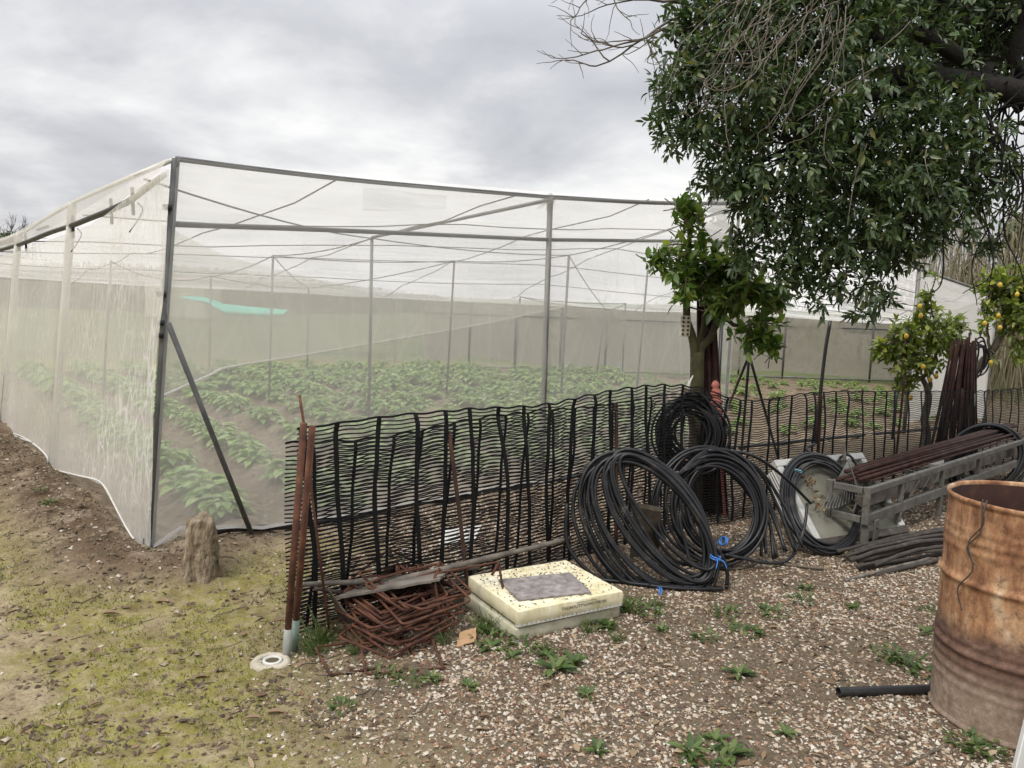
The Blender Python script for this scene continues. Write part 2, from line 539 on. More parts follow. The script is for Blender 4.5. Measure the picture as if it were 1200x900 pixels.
def inside(x, y, poly=POLY):
    x = np.asarray(x, float); y = np.asarray(y, float)
    r = np.zeros(np.shape(x), bool)
    n = len(poly)
    for i in range(n):
        a = poly[i]; b = poly[(i + 1) % n]
        c = ((a[1] > y) != (b[1] > y))
        xi = (b[0] - a[0]) * (y - a[1]) / (b[1] - a[1] + 1e-12) + a[0]
        r ^= c & (x < xi)
    return r


ROW0, ROWD = 1.77, .80
urow = np.array((.78, .62)); vrow = np.array((-.62, .78))


def masks(x, y):
    x = np.asarray(x, float); y = np.asarray(y, float)
    ins = inside(x, y).astype(float)
    dl = seg_dist(x, y, [F0, EL])
    leftside = 1 - ins
    n1 = fbm(x * 1.3, y * 1.3, 4, 3)
    n2 = fbm(x * 3.1, y * 3.1, 4, 9)
    # gravel to the right of a line from the fence end towards the camera
    a = np.array((-.42, 2.0)); b = np.array((-.95, 3.55))
    nx, ny = (b - a)[1], -(b - a)[0]
    L = math.hypot(nx, ny)
    sd = ((x - a[0]) * nx + (y - a[1]) * ny) / L
    grav = sstep(-.35, .75, sd + n1 * .5) * (1 - ins)
    grav = np.where(y > 3.3, np.maximum(grav, 0) * sstep(-1.6, -.6, x - (y - 4.6) * .3 + n1 * .3), grav)
    grav = grav * (1 - sstep(13, 16, y))
    berm = np.exp(-((dl - .22) / .3) ** 2) * leftside * (x < F0[0] + .6)
    dfr = seg_dist(x, y, [F0, F1])
    soilfront = np.exp(-(dfr / .38) ** 2) * leftside
    moss = sstep(-.22, .14, n1 + .55 * n2 + .12) * (1 - grav) * (1 - np.clip(berm * 1.5, 0, 1)) * (1 - ins) * (1 - .8 * soilfront)
    soil = np.clip(np.maximum(np.maximum(berm * .95, ins), soilfront * .75), 0, 1)
    grass = sstep(14, 19, np.hypot(x, y) - 1.5) * (1 - ins) * (1 - grav)
    return grav, moss, soil, grass, ins, berm


def gz(x, y, fine=True):
    x = np.asarray(x, float); y = np.asarray(y, float)
    grav, moss, soil, grass, ins, berm = masks(x, y)
    near = 1 - sstep(14, 30, np.hypot(x, y))
    z = .035 * fbm(x * .55, y * .55, 3, 21) + .10 * berm
    c = (x * urow[0] + y * urow[1] - ROW0) / ROWD
    z = z + ins * near * (.07 * np.cos(c * 2 * np.pi) - .02)
    if fine:
        z = z + near * (.016 * fbm(x * 5, y * 5, 4, 31) * (1 + 1.2 * soil)
                        + .016 * fbm(x * 21, y * 21, 3, 41) * (.7 + moss * .9 + soil))
        z = z + .05 * berm * fbm(x * 7, y * 7, 3, 51)
    return z


def gz1(p):
    return float(gz(np.array([p[0]]), np.array([p[1]]))[0])


def GG(px, py):
    """ground point seen at a pixel, on the bumpy ground"""
    p = G(px, py)
    for _ in range(3):
        p = G(px, py, gz1(p))
    return p


# ------------------------------------------------------------------ ground
def axis(lo, hi, step, far_lo, far_hi, g=1.075):
    c = list(np.arange(lo, hi, step))
    s = step; x = c[-1]
    while x < far_hi:
        s *= g; x += s; c.append(x)
    s = step; x = lo; pre = []
    while x > far_lo:
        s *= g; x -= s; pre.append(x)
    return np.array(pre[::-1] + c)


gx = axis(-3.4, 3.6, .030, -1400, 1400)
gy = axis(1.35, 6.4, .030, -60, 2600)
X, Y = np.meshgrid(gx, gy, indexing='ij')
Z = gz(X, Y)
gm = MB(); gm.grid(np.stack([X, Y, Z], -1))


def ground_material():
    m, t, out = nt_new('ground_soil')
    p = t.nodes.new('ShaderNodeBsdfPrincipled')
    at_ = N(t, 'ShaderNodeVertexColor'); at_.layer_name = 'zones'
    sp = N(t, 'ShaderNodeSeparateColor'); t.links.new(at_.outputs['Color'], sp.inputs[0])
    grav, moss, soil = sp.outputs[0], sp.outputs[1], sp.outputs[2]
    c = coords(t)
    n_big = noise(t, c, 1.7, 5, .6); n_mid = noise(t, c, 9, 6, .65); n_fin = noise(t, c, 55, 5, .7); n_fin2 = noise(t, c, 130, 3, .7)
    dirt = ramp(t, n_mid, [(.3, (.20, .155, .092)), (.5, (.31, .25, .155)), (.7, (.40, .335, .22))])
    dirt = mixc(t, .75, dirt, ramp(t, n_fin, [(.3, (.5, .47, .42)), (.55, (1, 1, 1)), (.75, (1.25, 1.22, 1.15))]), 'MULTIPLY')
    mosc = ramp(t, n_mid, [(.3, (.15, .125, .035)), (.5, (.225, .21, .055)), (.72, (.31, .285, .085))])
    mosc = mixc(t, .8, mosc, ramp(t, n_fin2, [(.3, (.4, .38, .3)), (.55, (1, 1, 1)), (.75, (1.35, 1.3, 1.1))]), 'MULTIPLY')
    mk = math_(t, 'MULTIPLY', moss, ramp(t, noise(t, c, 22, 5, .7), [(.35, (.1,) * 3), (.6, (1, 1, 1))]), True)
    col = mixc(t, mk, dirt, mosc)
    gr = ramp(t, n_fin, [(.3, (.055, .042, .03)), (.55, (.13, .10, .07)), (.75, (.22, .18, .13))])
    gk = math_(t, 'MULTIPLY', grav, math_(t, 'ADD', .7, math_(t, 'MULTIPLY', n_mid, .4)), True)
    col = mixc(t, gk, col, gr)
    so = ramp(t, n_mid, [(.3, (.15, .115, .08)), (.5, (.24, .188, .135)), (.72, (.34, .275, .20))])
    so = mixc(t, .7, so, ramp(t, n_fin, [(.3, (.55, .52, .48)), (.6, (1.1, 1.1, 1.1))]), 'MULTIPLY')
    col = mixc(t, soil, col, so)
    dp = N(t, 'ShaderNodeVertexColor'); dp.layer_name = 'damp'
    col = mixc(t, dp.outputs['Color'], col, mixc(t, 1.0, so, (.52, .46, .40), 'MULTIPLY'))
    ga = ramp(t, noise(t, c, .35, 6, .7), [(.3, (.065, .075, .03)), (.5, (.10, .115, .05)), (.7, (.15, .15, .075))])
    col = mixc(t, at_.outputs['Alpha'], col, ga)
    t.links.new(col, p.inputs['Base Color']); p.inputs['Roughness'].default_value = .95
    p.inputs['Specular IOR Level'].default_value = .15
    h = math_(t, 'ADD', n_fin, math_(t, 'MULTIPLY', n_fin2, .6))
    t.links.new(bump(t, h, .8, .012), p.inputs['Normal'])
    t.links.new(p.outputs[0], out.inputs[0])
    return m


ground = gm.build('ground', ground_material())
ground['kind'] = 'structure'; ground['label'] = 'bare mossy earth turning to bark and gravel on the right'
gr_, mo_, so_, ga_, in_, be_ = masks(X, Y)
cb = ground.data.color_attributes.new('damp', 'FLOAT_COLOR', 'POINT')
db_ = np.clip(be_ * 1.15, 0, 1) * sstep(-.45, .0, fbm(X * 6, Y * 6, 3, 88) + .1 * 0)
cb.data.foreach_set('color', np.stack([db_, db_, db_, np.ones_like(db_)], -1).astype(np.float32).ravel())
ca = ground.data.color_attributes.new('zones', 'FLOAT_COLOR', 'POINT')
ca.data.foreach_set('color', np.stack([gr_, mo_, so_, ga_], -1).reshape(-1, 4).astype(np.float32).ravel())


# ------------------------------------------------------------------ loose ground cover
def chips(name, label, cat, n, xr, yr, keep, size, flat, material, seed, cam_density=True):
    r = np.random.default_rng(seed)
    x = r.uniform(*xr, n); y = r.uniform(*yr, n)
    k = r.random(n) < keep(x, y)
    x, y = x[k], y[k]; n = len(x)
    z = gz(x, y)
    oc = np.array([(1, 0, 0), (0, 1, 0), (-1, 0, 0), (0, -1, 0), (0, 0, 1), (0, 0, -1)], float)
    f = np.array([(0, 1, 4), (1, 2, 4), (2, 3, 4), (3, 0, 4), (1, 0, 5), (2, 1, 5), (3, 2, 5), (0, 3, 5)])
    V = oc[None] * r.uniform(.65, 1.25, (n, 6, 1)) + r.uniform(-.25, .25, (n, 6, 3))
    s = size[0] * (size[1] / size[0]) ** (r.random(n) ** 1.4)
    V *= (s[:, None] * np.stack([np.ones(n), r.uniform(.5, 1, n), r.uniform(*flat, n)], 1))[:, None, :]
    a = r.uniform(0, 6.28, n); ti = r.normal(0, .35, n)
    ca_, sa = np.cos(a), np.sin(a); ct, st_ = np.cos(ti), np.sin(ti)
    x1 = V[..., 0] * ct[:, None] - V[..., 2] * st_[:, None]; z1 = V[..., 0] * st_[:, None] + V[..., 2] * ct[:, None]
    x2 = x1 * ca_[:, None] - V[..., 1] * sa[:, None]; y2 = x1 * sa[:, None] + V[..., 1] * ca_[:, None]
    V = np.stack([x2 + x[:, None], y2 + y[:, None], z1 + (z + s * .12)[:, None]], -1)
    mb = MB(); mb.add(V.reshape(-1, 3), [(f[None] + (np.arange(n) * 6)[:, None, None]).reshape(-1, 3)], smooth=False)
    o = mb.build(name, material)
    return tag(o, label, cat, kind='stuff')


def keep_gravel(x, y):
    g = masks(x, y)[0]
    cl = sstep(-.25, .15, fbm(x * 2.2, y * 2.2, 3, 77) + .08)
    return g ** 1.3 * (.45 + .55 * cl) * np.clip(1.25 - (y - 2) * .12, .25, 1)


chips('gravel', 'loose white pebbles and bark chips covering the ground around the fence', 'gravel', 330000, (-1.6, 5.4), (1.5, 8.3), keep_gravel, (.0045, .0155), (.3, .6), M_chip, 5)
chips('soil_crumb', 'small clods and crumbs of earth on the mossy ground', 'soil', 70000, (-5, .8), (1.5, 8.0),
      lambda x, y: (1 - masks(x, y)[0]) * (.22 + .78 * masks(x, y)[5]) * (1 - .8 * masks(x, y)[4]), (.003, .021), (.35, .8), M_crumb, 6)


CL = np.array([G(x, y)[:2] for x, y in [(305, 822), (322, 815), (390, 838), (60, 795), (90, 845), (130, 850), (180, 842), (75, 770), (215, 800), (20, 860), (250, 870), (420, 850), (160, 690), (300, 700), (140, 870), (340, 868), (30, 720)]])


def keep_clod(x, y):
    k = 0
    for i, c in enumerate(CL):
        k = np.maximum(k, np.exp(-(((x - c[0]) / .11) ** 2 + ((y - c[1]) / .08) ** 2)) * (1 if i < 3 else .45))
    return k


M_bits = chipmat('bark_and_leaf_bits', [(0, (.10, .07, .045)), (.35, (.17, .125, .08)), (.6, (.065, .045, .03)), (.8, (.25, .19, .125)), (.95, (.36, .30, .22))])
chips('bark_bits', 'heaps of dark bark and leaf crumbs lying on the mossy ground', 'bark', 60000, (-2.6, .3), (1.7, 5), keep_clod, (.004, .019), (.15, .6), M_bits, 16)


def moss_blades():
    r = np.random.default_rng(8)
    n = 150000
    x = r.uniform(-4.2, 1.4, n); y = r.uniform(1.5, 5.6, n)
    g, mo = masks(x, y)[:2]
    k = r.random(n) < np.maximum(mo * .9, .12 * g) * sstep(-.2, .15, fbm(x * 4, y * 4, 3, 5)) 
    x, y = x[k], y[k]; n = len(x); z = gz(x, y)
    a = r.uniform(0, 6.28, n); h = r.uniform(.005, .018, n); w = r.uniform(.0015, .004, n)
    b = np.stack([x, y, z - .002], -1)
    s = np.stack([np.cos(a) * w, np.sin(a) * w, np.zeros(n)], -1)
    l = np.stack([r.normal(0, .006, n), r.normal(0, .006, n), h], -1)
    V = np.stack([b - s, b + s, b + l], 1).reshape(-1, 3)
    mb = MB(); mb.add(V, [np.arange(n * 3).reshape(-1, 3)])
    tag(mb.build('moss', M_moss), 'yellow green moss growing in patches on the bare earth', 'moss', kind='stuff')


moss_blades()


def litter():
    r = np.random.default_rng(9)
    n = 5200
    x = r.uniform(-3.2, 4.5, n); y = r.uniform(1.6, 8, n)
    g = masks(x, y)
    k = r.random(n) < (.45 + .55 * g[0]) * (1 - g[4]) * .8
    x, y = x[k], y[k]; n = len(x)
    a = r.uniform(0, 6.28, n)
    d = np.stack([np.cos(a), np.sin(a), r.normal(.05, .15, n)], -1)
    nr = np.stack([r.normal(0, .3, n), r.normal(0, .3, n), np.ones(n)], -1)
    L = r.uniform(.015, .06, n)
    mb = MB(); mb.leaves(np.stack([x, y, gz(x, y) + .006], -1), d, nr, L, L * r.uniform(.16, .3, n), r.uniform(-.3, .3, n), .4)
    tag(mb.build('leaf_litter', M_dead), 'small dry brown leaves and bark flakes scattered over the ground', 'dead leaves', kind='stuff')
    n = 420
    mb = MB()
    for _ in range(n):
        px_, py_ = r.uniform(-3, 4), r.uniform(1.7, 6)
        if inside(px_, py_): continue
        a = r.uniform(0, 3.14); L = r.uniform(.03, .16)
        pts = []
        for k in range(4):
            q = (k / 3 - .5) * L
            xx = px_ + math.cos(a) * q + r.normal(0, .006); yy = py_ + math.sin(a) * q + r.normal(0, .006)
            pts.append((xx, yy))
        pts = np.array(pts); zz = gz(pts[:, 0], pts[:, 1]) + .004
        mb.tube(np.column_stack([pts, zz]), r.uniform(.0015, .0035), 4)
    tag(mb.build('twig_litter', M_twig), 'thin broken twigs scattered over the ground', 'twigs', kind='stuff')


litter()


def dead_leaf_at(px, py, L, rot, label, tilt=.1):
    p = GG(px, py)
    mb = MB()
    d = np.array([(math.cos(rot), math.sin(rot), tilt)])
    st = np.array([(-.15, .05, 1.0)])
    mb.leaves([p + np.array((0, 0, .008))], d, st, L, L * .24, .12, .6)
    tag(mb.build('dead_leaf', M_dead, loc=p), label, 'dead leaf')


dead_leaf_at(312, 838, .075, .15, 'orange brown curled leaf nearest the bottom edge below the mossy mound')
dead_leaf_at(285, 845, .07, .2, 'long pale brown dead leaf left of the curled orange leaf')
dead_leaf_at(362, 832, .06, 1.9, 'narrow upright dead leaf right of the two orange brown leaves')
dead_leaf_at(322, 794, .05, -.15, 'flat tan leaf lying just below the concrete drain cap')
dead_leaf_at(118, 722, .09, .25, 'pale bark flake on bare earth under the corner of the net house')
dead_leaf_at(180, 708, .13, .1, 'longest pale wood flake on the bare earth below the stump', .02)
dead_leaf_at(103, 830, .05, .8, 'small brown leaf in the moss at the bottom left')
dead_leaf_at(466, 790, .06, 1.3, 'curled rust coloured leaf below the rusty stirrup heap', .5)
dead_leaf_at(632, 806, .06, .5, 'tan dead leaf on gravel in front of the polystyrene trays')

# ------------------------------------------------------------------ weeds
def weed_proto(kind, seed):
    r = np.random.default_rng(seed)
    mb = MB()
    if kind == 'rosette':
        n = 13
        a = np.arange(n) * 2.4 + r.normal(0, .2, n); el = r.uniform(.25, 1.0, n)
        d = np.stack([np.cos(a) * np.cos(el), np.sin(a) * np.cos(el), np.sin(el)], -1)
        L = r.uniform(.05, .10, n)
        mb.leaves(np.tile((0, 0, -.004), (n, 1)) + d * .006, d, np.tile((0, 0, 1.0), (n, 1)) - d * .3, L, L * .2, .35, .3)
    elif kind == 'clump':
        n = 46
        a = r.uniform(0, 6.28, n); rr = np.sqrt(r.random(n)) * .075; el = r.uniform(.1, 1.2, n)
        p = np.stack([np.cos(a) * rr, np.sin(a) * rr, r.uniform(.0, .03, n)], -1)
        a2 = a + r.normal(0, .8, n)
        d = np.stack([np.cos(a2) * np.cos(el), np.sin(a2) * np.cos(el), np.sin(el)], -1)
        L = r.uniform(.018, .045, n)
        mb.leaves(p, d, np.tile((0, 0, 1.0), (n, 1)) - d * .3, L, L * .3, .3, .25)
    else:
        n = 60
        a = r.uniform(0, 6.28, n); el = r.uniform(.55, 1.4, n)
        d = np.stack([np.cos(a) * np.cos(el), np.sin(a) * np.cos(el), np.sin(el)], -1)
        L = r.uniform(.07, .19, n)
        p = np.stack([r.normal(0, .02, n), r.normal(0, .02, n), np.full(n, -.004)], -1)
        mb.leaves(p, d, np.stack([-np.sin(a), np.cos(a), np.full(n, .3)], -1), L, .0028, .35, .3)
    return mb


WP = {}
def weed(kind, p, s, rz, label, group):
    nm = {'rosette': 'broadleaf_weed', 'clump': 'clover_weed', 'grass': 'grass_tuft'}[kind]
    v = random.randint(0, 2)
    cat = 'grass tuft' if kind == 'grass' else 'weed'
    if (kind, v) not in WP:
        o = weed_proto(kind, v * 7 + len(kind)).build(nm, M_weed)
        WP[(kind, v)] = o
    else:
        o = WP[(kind, v)].copy(); COL.objects.link(o)
    o.location = tuple(p); o.rotation_euler = (0, 0, rz); s *= .82; o.scale = (s, s, s)
    tag(o, label, cat, group)


for (px, py, s) in [(650, 785, 1.5), (672, 778, 1.1), (865, 790, 1.1), (810, 882, 1.3), (856, 884, 1.2), (688, 815, .8), (838, 868, .9), (1000, 712, .9), (1085, 742, 1.0),
                    (712, 735, .9), (575, 760, 1.1), (600, 770, .8), (945, 690, .9), (775, 738, .8), (920, 860, .8), (640, 770, .9), (505, 795, .9), (550, 805, .8), (700, 880, .7)]:
    weed('rosette', GG(px, py), s, random.uniform(0, 6), 'broad leaved green weed growing low in the gravel', 'broad leaved weeds in the gravel')
for (px, py, s) in [(870, 742, 1.3), (828, 748, 1.0), (1040, 770, 1.3), (1060, 775, 1.2), (830, 890, 1.3), (590, 742, 1.4), (568, 750, 1.2), (612, 760, 1.2),
                    (905, 720, 1.2), (940, 705, 1.1), (740, 715, 1.3), (760, 720, 1.1), (700, 735, 1.2), (1095, 720, 1.1), (480, 800, 1.0), (450, 790, .9), 
                    (400, 830, .8), (1080, 790, 1.1), (850, 720, 1.2), (1150, 880, 1.2), (1130, 872, 1.0), (58, 590, .8), (48, 575, .7)]:
    weed('clump', GG(px, py), s, random.uniform(0, 6), 'small leafy green weed clump spreading over the gravel', 'small weed clumps in the gravel')
for (px, py, s) in [(368, 760, 1.1), (380, 752, 1.2), (372, 768, .9), (568, 742, 1.0), (585, 733, .9), (735, 718, .9), (520, 755, .8), (640, 765, .6), (415, 768, .6), (690, 742, .6), (722, 752, .6), (770, 712, .7)]:
    weed('grass', GG(px, py), s, random.uniform(0, 6), 'thin green grass tuft beside the fence and trays', 'grass tufts along the fence')

# ------------------------------------------------------------------ net house
house = thing('net_house', 'large tent of pale insect netting on grey pipe posts covering a vegetable field', 'net house', (*F0, 0))
M_net_roof = netmat('roof_net', .50, (.88, .865, .83), streak=(.5, 5.0, 1.0), trans=.68)
M_net_front = netmat('front_net', .355, (.92, .905, .865), streak=(.6, 1.5, .08), crease=(3.0, 1.0, .10, 0, 8, .6))
M_net_band = netmat('upper_front_net', .36, (.90, .88, .84), streak=(.7, 5.5, .26, .10))
M_net_left = netmat('side_net', .50, (.84, .82, .765), crease=(13, 4.2, .62, .8, 1.6, .32), streak=(2.2, 1.3, .20))
M_net_val = netmat('upper_side_net', .64, (.80, .775, .72), streak=(2, 4, .15))
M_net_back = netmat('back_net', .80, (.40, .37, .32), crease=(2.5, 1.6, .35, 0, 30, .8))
M_net_inner = netmat('inner_net', .42, (.74, .72, .63))
M_net_end = netmat('white_end_net', .72, (.84, .83, .79), streak=(1.5, 2, .2))

# ruled roof
ns, nt_ = 150, 90
C_TOP = onwall(206, 186, F0, F1)
fpts = np.array([tuple(C_TOP), (*F1, 2.50), (*F2, 2.74), (*F3, 2.20), (*FB, 1.92)])
bpts = np.array([(*EL, 1.62), (*DB, 1.50), (*((DB + CB) / 2), 1.45), (*CB, 1.38)])


def along(P, s):
    d = np.concatenate([[0], np.cumsum(np.linalg.norm(np.diff(P[:, :2], axis=0), axis=1))]); d /= d[-1]
    return np.stack([np.interp(s, d, P[:, k]) for k in range(3)], -1)


S = np.linspace(0, 1, ns); T = np.linspace(0, 1, nt_)
A_ = along(fpts, S)[:, None, :]; B_ = along(bpts, S)[:, None, :]
tt = T[None, :, None]
RP = A_ * (1 - tt) + B_ * tt
RP[..., 2] += .16 * np.sin(np.pi * T)[None, :] * np.sin(np.pi * S)[:, None]
sd = S[:, None] * 12; td = T[None, :] * 12
_ld = np.linalg.norm(RP[0, :, :2] - RP[0, 0, :2], axis=1)
_lz = np.interp(_ld, [0, 1.2, 2.3, 3.5, 4.8, 7.5, 12], [C_TOP[2], 2.24, 2.13, 2.04, 1.98, 1.93, 1.62])
RP[..., 2] += (_lz - RP[0, :, 2])[None, :] * (np.clip(1 - S / .3, 0, 1) ** 1.5)[:, None]
edge = np.minimum(1, np.minimum(T, 1 - T) * 20)[None, :] * np.minimum(1, np.minimum(S, 1 - S) * 30)[:, None]
RP[..., 2] += edge * (-.07 * np.abs(np.sin(sd / 3.2 * np.pi)) * np.abs(np.sin(td / 3.2 * np.pi)) + .06 * fbm(sd * .6 + 0 * td, td * 3.0, 4, 61))
ro = MB().grid(RP, uv=np.stack(np.broadcast_arrays(sd, td), -1))
ro.build('roof_net', M_net_roof, house)
RF = RP.reshape(-1, 3)


def roof_z(p):
    d = (RF[:, 0] - p[0]) ** 2 + (RF[:, 1] - p[1]) ** 2
    return RF[np.argmin(d), 2]


def part_tube(name, path, r, m, sides=10):
    return MB().tube(path, r, sides).build(name, m, house)


def curve(pts, n=24):
    """smooth polyline through points (Catmull-Rom)"""
    P = np.asarray(pts, float)
    if len(P) == 2: return P[0] + (P[1] - P[0]) * np.linspace(0, 1, max(2, n // 4))[:, None]
    Q = np.vstack([2 * P[0] - P[1], P, 2 * P[-1] - P[-2]])
    out = []
    m = max(2, n // (len(P) - 1))
    for i in range(len(P) - 1):
        p0, p1, p2, p3 = Q[i:i + 4]
        for t in np.linspace(0, 1, m, endpoint=False):
            out.append(.5 * ((2 * p1) + (p2 - p0) * t + (2 * p0 - 5 * p1 + 4 * p2 - p3) * t * t + (3 * p1 - p0 - 3 * p2 + p3) * t ** 3))
    out.append(P[-1])
    return np.array(out)


g0 = lambda q: gz1(q)
# corner post (leans), front posts
c_top = onwall(206, 186, F0, F1); c_mid = onwall(190, 420, F0, F1)
c_bot = np.array((*F0, g0(F0) - .05))
cp = MB(); cp.tube([c_top, c_mid, c_bot], .023, 12)
cpo = cp.build('post', M_galvdark, house)
fb = MB(); fb.tube([c_bot + (0, 0, -.05), c_bot + (0, 0, .16)], .033, 12); fb.build('foot_sleeve', M_blackpl, cpo)
f1_top = onwall(645, 231, F0, F1)
MB().tube([f1_top, (F1[0], F1[1], g0(F1) - .05)], .024, 12).build('post', M_galv, house)
f2t = np.array((*F2, 2.70))
MB().tube([f2t, (*F2, 0)], .016, 10).build('post', M_blackpl, house)
f3t = np.array((*F3, 2.19))
MB().tube([f3t, (*F3, -.02)], .026, 10).build('post', M_galv, house)
fbt = np.array((*FB, 1.91))
MB().tube([fbt, (*FB, -.02)], .024, 10).build('post', M_galv, house)
# left wall posts
lw = lambda px, py: onwall(px, py, F0, L1)
for (tx, ty, bx, by) in [(85, 238, 63, 563), (22, 275, 3, 525), (-60, 300, -85, 478)]:
    a = lw(tx, ty); b = lw(bx, by)
    po = MB().tube([a, (b[0], b[1], b[2] + .2)], .030, 10).build('post', M_pole, house)
    MB().tube([(b[0], b[1], b[2] + .22), (b[0], b[1], min(b[2], 0) - .05)], .032, 10).build('foot_sleeve', M_blackpl, po)
# brace behind the corner
br0 = onwall(193, 378, F0, F1); br1 = onwall(290, 622, F0, F1)
sh = np.array((.045, -.055, 0))
part_tube('brace', [br0 + sh, br1 + sh], .016, M_galvdark)
# clamps on the corner post
for y_ in (243, 345, 378, 393):
    q = onwall(200 - (y_ - 186) * .064, y_, F0, F1)
    MB().tube([q + (0, 0, -.015), q + (0, 0, .015)], .028, 10).build('clamp', M_blackpl, cpo)
# rails
rail_top = [c_top] + [onwall(x, 186 + (x - 206) * .1005 + 4 * math.sin((x - 206) / 440 * math.pi), F0, F1) for x in (300, 420, 540)] + [f1_top]
part_tube('rail', curve(rail_top, 24), .016, M_galvdark)
part_tube('rail', curve([f1_top, (f1_top + f2t) / 2 + (0, 0, -.02), f2t], 12), .019, M_galvdark)
part_tube('rail', [f2t, f3t], .02, M_galv); part_tube('rail', [f3t, fbt], .02, M_galv)
r2a = onwall(200, 263, F0, F1); r2b = onwall(643, 281, F0, F1); r2c = np.array((*F2, roof_z(F2) - .44))
part_tube('rail', curve([r2a, onwall(420, 271, F0, F1), r2b], 12), .0155, M_blackpl)
part_tube('rail', [r2b, r2c], .0155, M_blackpl)
# base rail
def basez(p): return np.array((p[0], p[1], g0(p) + .03))
bp = [basez(F0 + (F1 - F0) * k) for k in np.linspace(0, 1, 8)] + [basez(F1 + (F2 - F1) * k) for k in (.33, .66, 1)] + [basez(F2 + (F3 - F2) * k) for k in (.25, .5, .75, 1)] + [basez(F3 + (FB - F3) * k) for k in (.5, 1)]
part_tube('base_rail', bp, .022, M_blackpl)
# left wall: black top rail, pale edge pipe
lr = [lw(x, y) for x, y in [(192, 205), (155, 234), (130, 246), (105, 256), (85, 264), (60, 272), (30, 284), (0, 293), (-40, 302), (-120, 316)]]
part_tube('rail', curve(lr[:2], 8), .016, M_pole)
part_tube('rail', curve(lr[1:], 40), .019, M_blackpl)
lt = [C_TOP] + [lw(x, y) for x, y in [(160, 205), (120, 222), (85, 238), (50, 258), (20, 275), (-40, 292), (-120, 305)]]
part_tube('rail', curve(lt, 30), .013, M_pole)
for (x, y) in [(155, 234), (130, 246), (85, 264), (50, 268), (14, 288), (30, 283)]:
    q = lw(x, y); w = v_ax if x in (50, 14) else np.array((0, 0))
    if x in (50, 14):
        path = [q + np.array((*(-v_ax * .22), .01)), q + np.array((*(v_ax * .22), .0))]
    else:
        path = [q + (0, 0, .07), q + (0.01, -.01, -.09)]
    MB().tube(path, .011, 6).build('tie', M_blackpl, house)
for (x, y) in [(160, 238), (90, 268)]:
    q = lw(x, y) + np.array((.02, -.03, 0))
    part_tube('tie', curve([q, q + (.03, 0, -.04), q + (.0, -.01, -.11), q + (-.05, 0, -.17)], 12), .0035, M_blackpl, 5)

# nets: front lower, front upper band
def sheet(name, top, bot, m, ns, nh, amp=.02, fx=1.5, fz=.6, off=(0, 0, 0), seed=0, parent=house, belly=0.0):
    top = np.asarray(top, float); bot = np.asarray(bot, float)
    def rs(P):
        d = np.concatenate([[0], np.cumsum(np.linalg.norm(np.diff(P, axis=0), axis=1))]); L = d[-1]; d /= L
        return np.stack([np.interp(np.linspace(0, 1, ns), d, P[:, k]) for k in range(3)], -1), L
    a, L = rs(top); b, _ = rs(bot)
    h = np.linspace(0, 1, nh)[None, :, None]
    P = a[:, None] * (1 - h) + b[:, None] * h
    dr = a[-1] - a[0]; nrm = np.array((dr[1], -dr[0], 0)); nrm /= np.linalg.norm(nrm)
    s = np.linspace(0, L, ns)[:, None]; hz = P[..., 2]
    ed = np.minimum(1, np.minimum(h[..., 0], 1 - h[..., 0]) * 12 + .15)
    w = amp * fbm(s * fx + 0 * hz, hz * fz, 4, seed + 70) * ed + belly * np.sin(np.pi * h[..., 0]) 
    P = P + w[..., None] * nrm + np.asarray(off)
    return MB().grid(P, uv=np.stack(np.broadcast_arrays(s, hz), -1)).build(name, m, parent)


outn = np.array((u_ax[1], -u_ax[0], 0)) * .03
hem = lambda p: np.array((p[0], p[1], g0(p) + .055))
sheet('front_net', [r2a, onwall(420, 271, F0, F1), r2b], [hem(F0 + (F1 - F0) * k) for k in np.linspace(0, 1, 8)], M_net_front, 60, 40, .03, .7, .8, outn)
sheet('front_net', [r2b, r2c], [hem(F1), hem((F1 + F2) / 2), hem(F2)], M_net_front, 50, 40, .03, .7, .8, outn, 3)
sheet('upper_net', rail_top, [r2a, onwall(420, 271, F0, F1), r2b], M_net_band, 60, 14, .03, .8, 2, outn, 5)
sheet('upper_net', [f1_top, f2t], [r2b, r2c], M_net_band, 50, 14, .03, .8, 2, outn, 6)
# grey streaked patch in the upper net
pt = [onwall(x, y, F0, F1) + outn * 1.2 for x, y in [(422, 221), (450, 221), (480, 226), (520, 230)]]
pb = [onwall(x, y, F0, F1) + outn * 1.2 for x, y in [(422, 247), (450, 248), (480, 247), (520, 245)]]
sheet('net_patch', pt, pb, netmat('grey_patch_net', .13, (.42, .42, .42), streak=(1.5, 16, .55)), 14, 6, .005)
# white hem strip on the base rail
hs = MB()
q = np.array([basez(F0 + (F1 - F0) * k) for k in np.linspace(0, 1, 20)])
hs.grid(np.stack([q + outn * .9 + (0, 0, .035), q + outn * 1.1 + (0, 0, .012)], 1)); hs.build('net_hem', M_pole, house)
# left wall nets
lo = np.array((-v_ax[1], v_ax[0], 0)) * .035
lo = lo if lo.dot(np.array((-1, -1, 0))) > 0 else -lo
lowtop = [lw(x, y) for x, y in [(206, 199), (175, 217), (152, 236), (130, 253), (105, 268), (85, 274), (60, 283), (30, 294), (0, 303), (-60, 318), (-170, 330)]]
lowbot = [lw(x, y) for x, y in [(181, 654), (158, 622), (141, 591), (131, 572), (120, 562), (95, 556), (64, 547), (60, 534), (45, 520), (25, 509), (6, 507), (-2, 503), (-60, 480), (-170, 440)]]
sheet('side_net', lowtop, lowbot, M_net_left, 170, 70, .05, 2.2, .9, lo, 7)
sheet('side_upper_net', lt, lr, M_net_val, 60, 8, .02, 2, 2, lo, 9)
# rope edge along the hem of the side net
part_tube('net_hem', curve(np.array(lowbot) + lo, 80), .006, M_pole, 6)
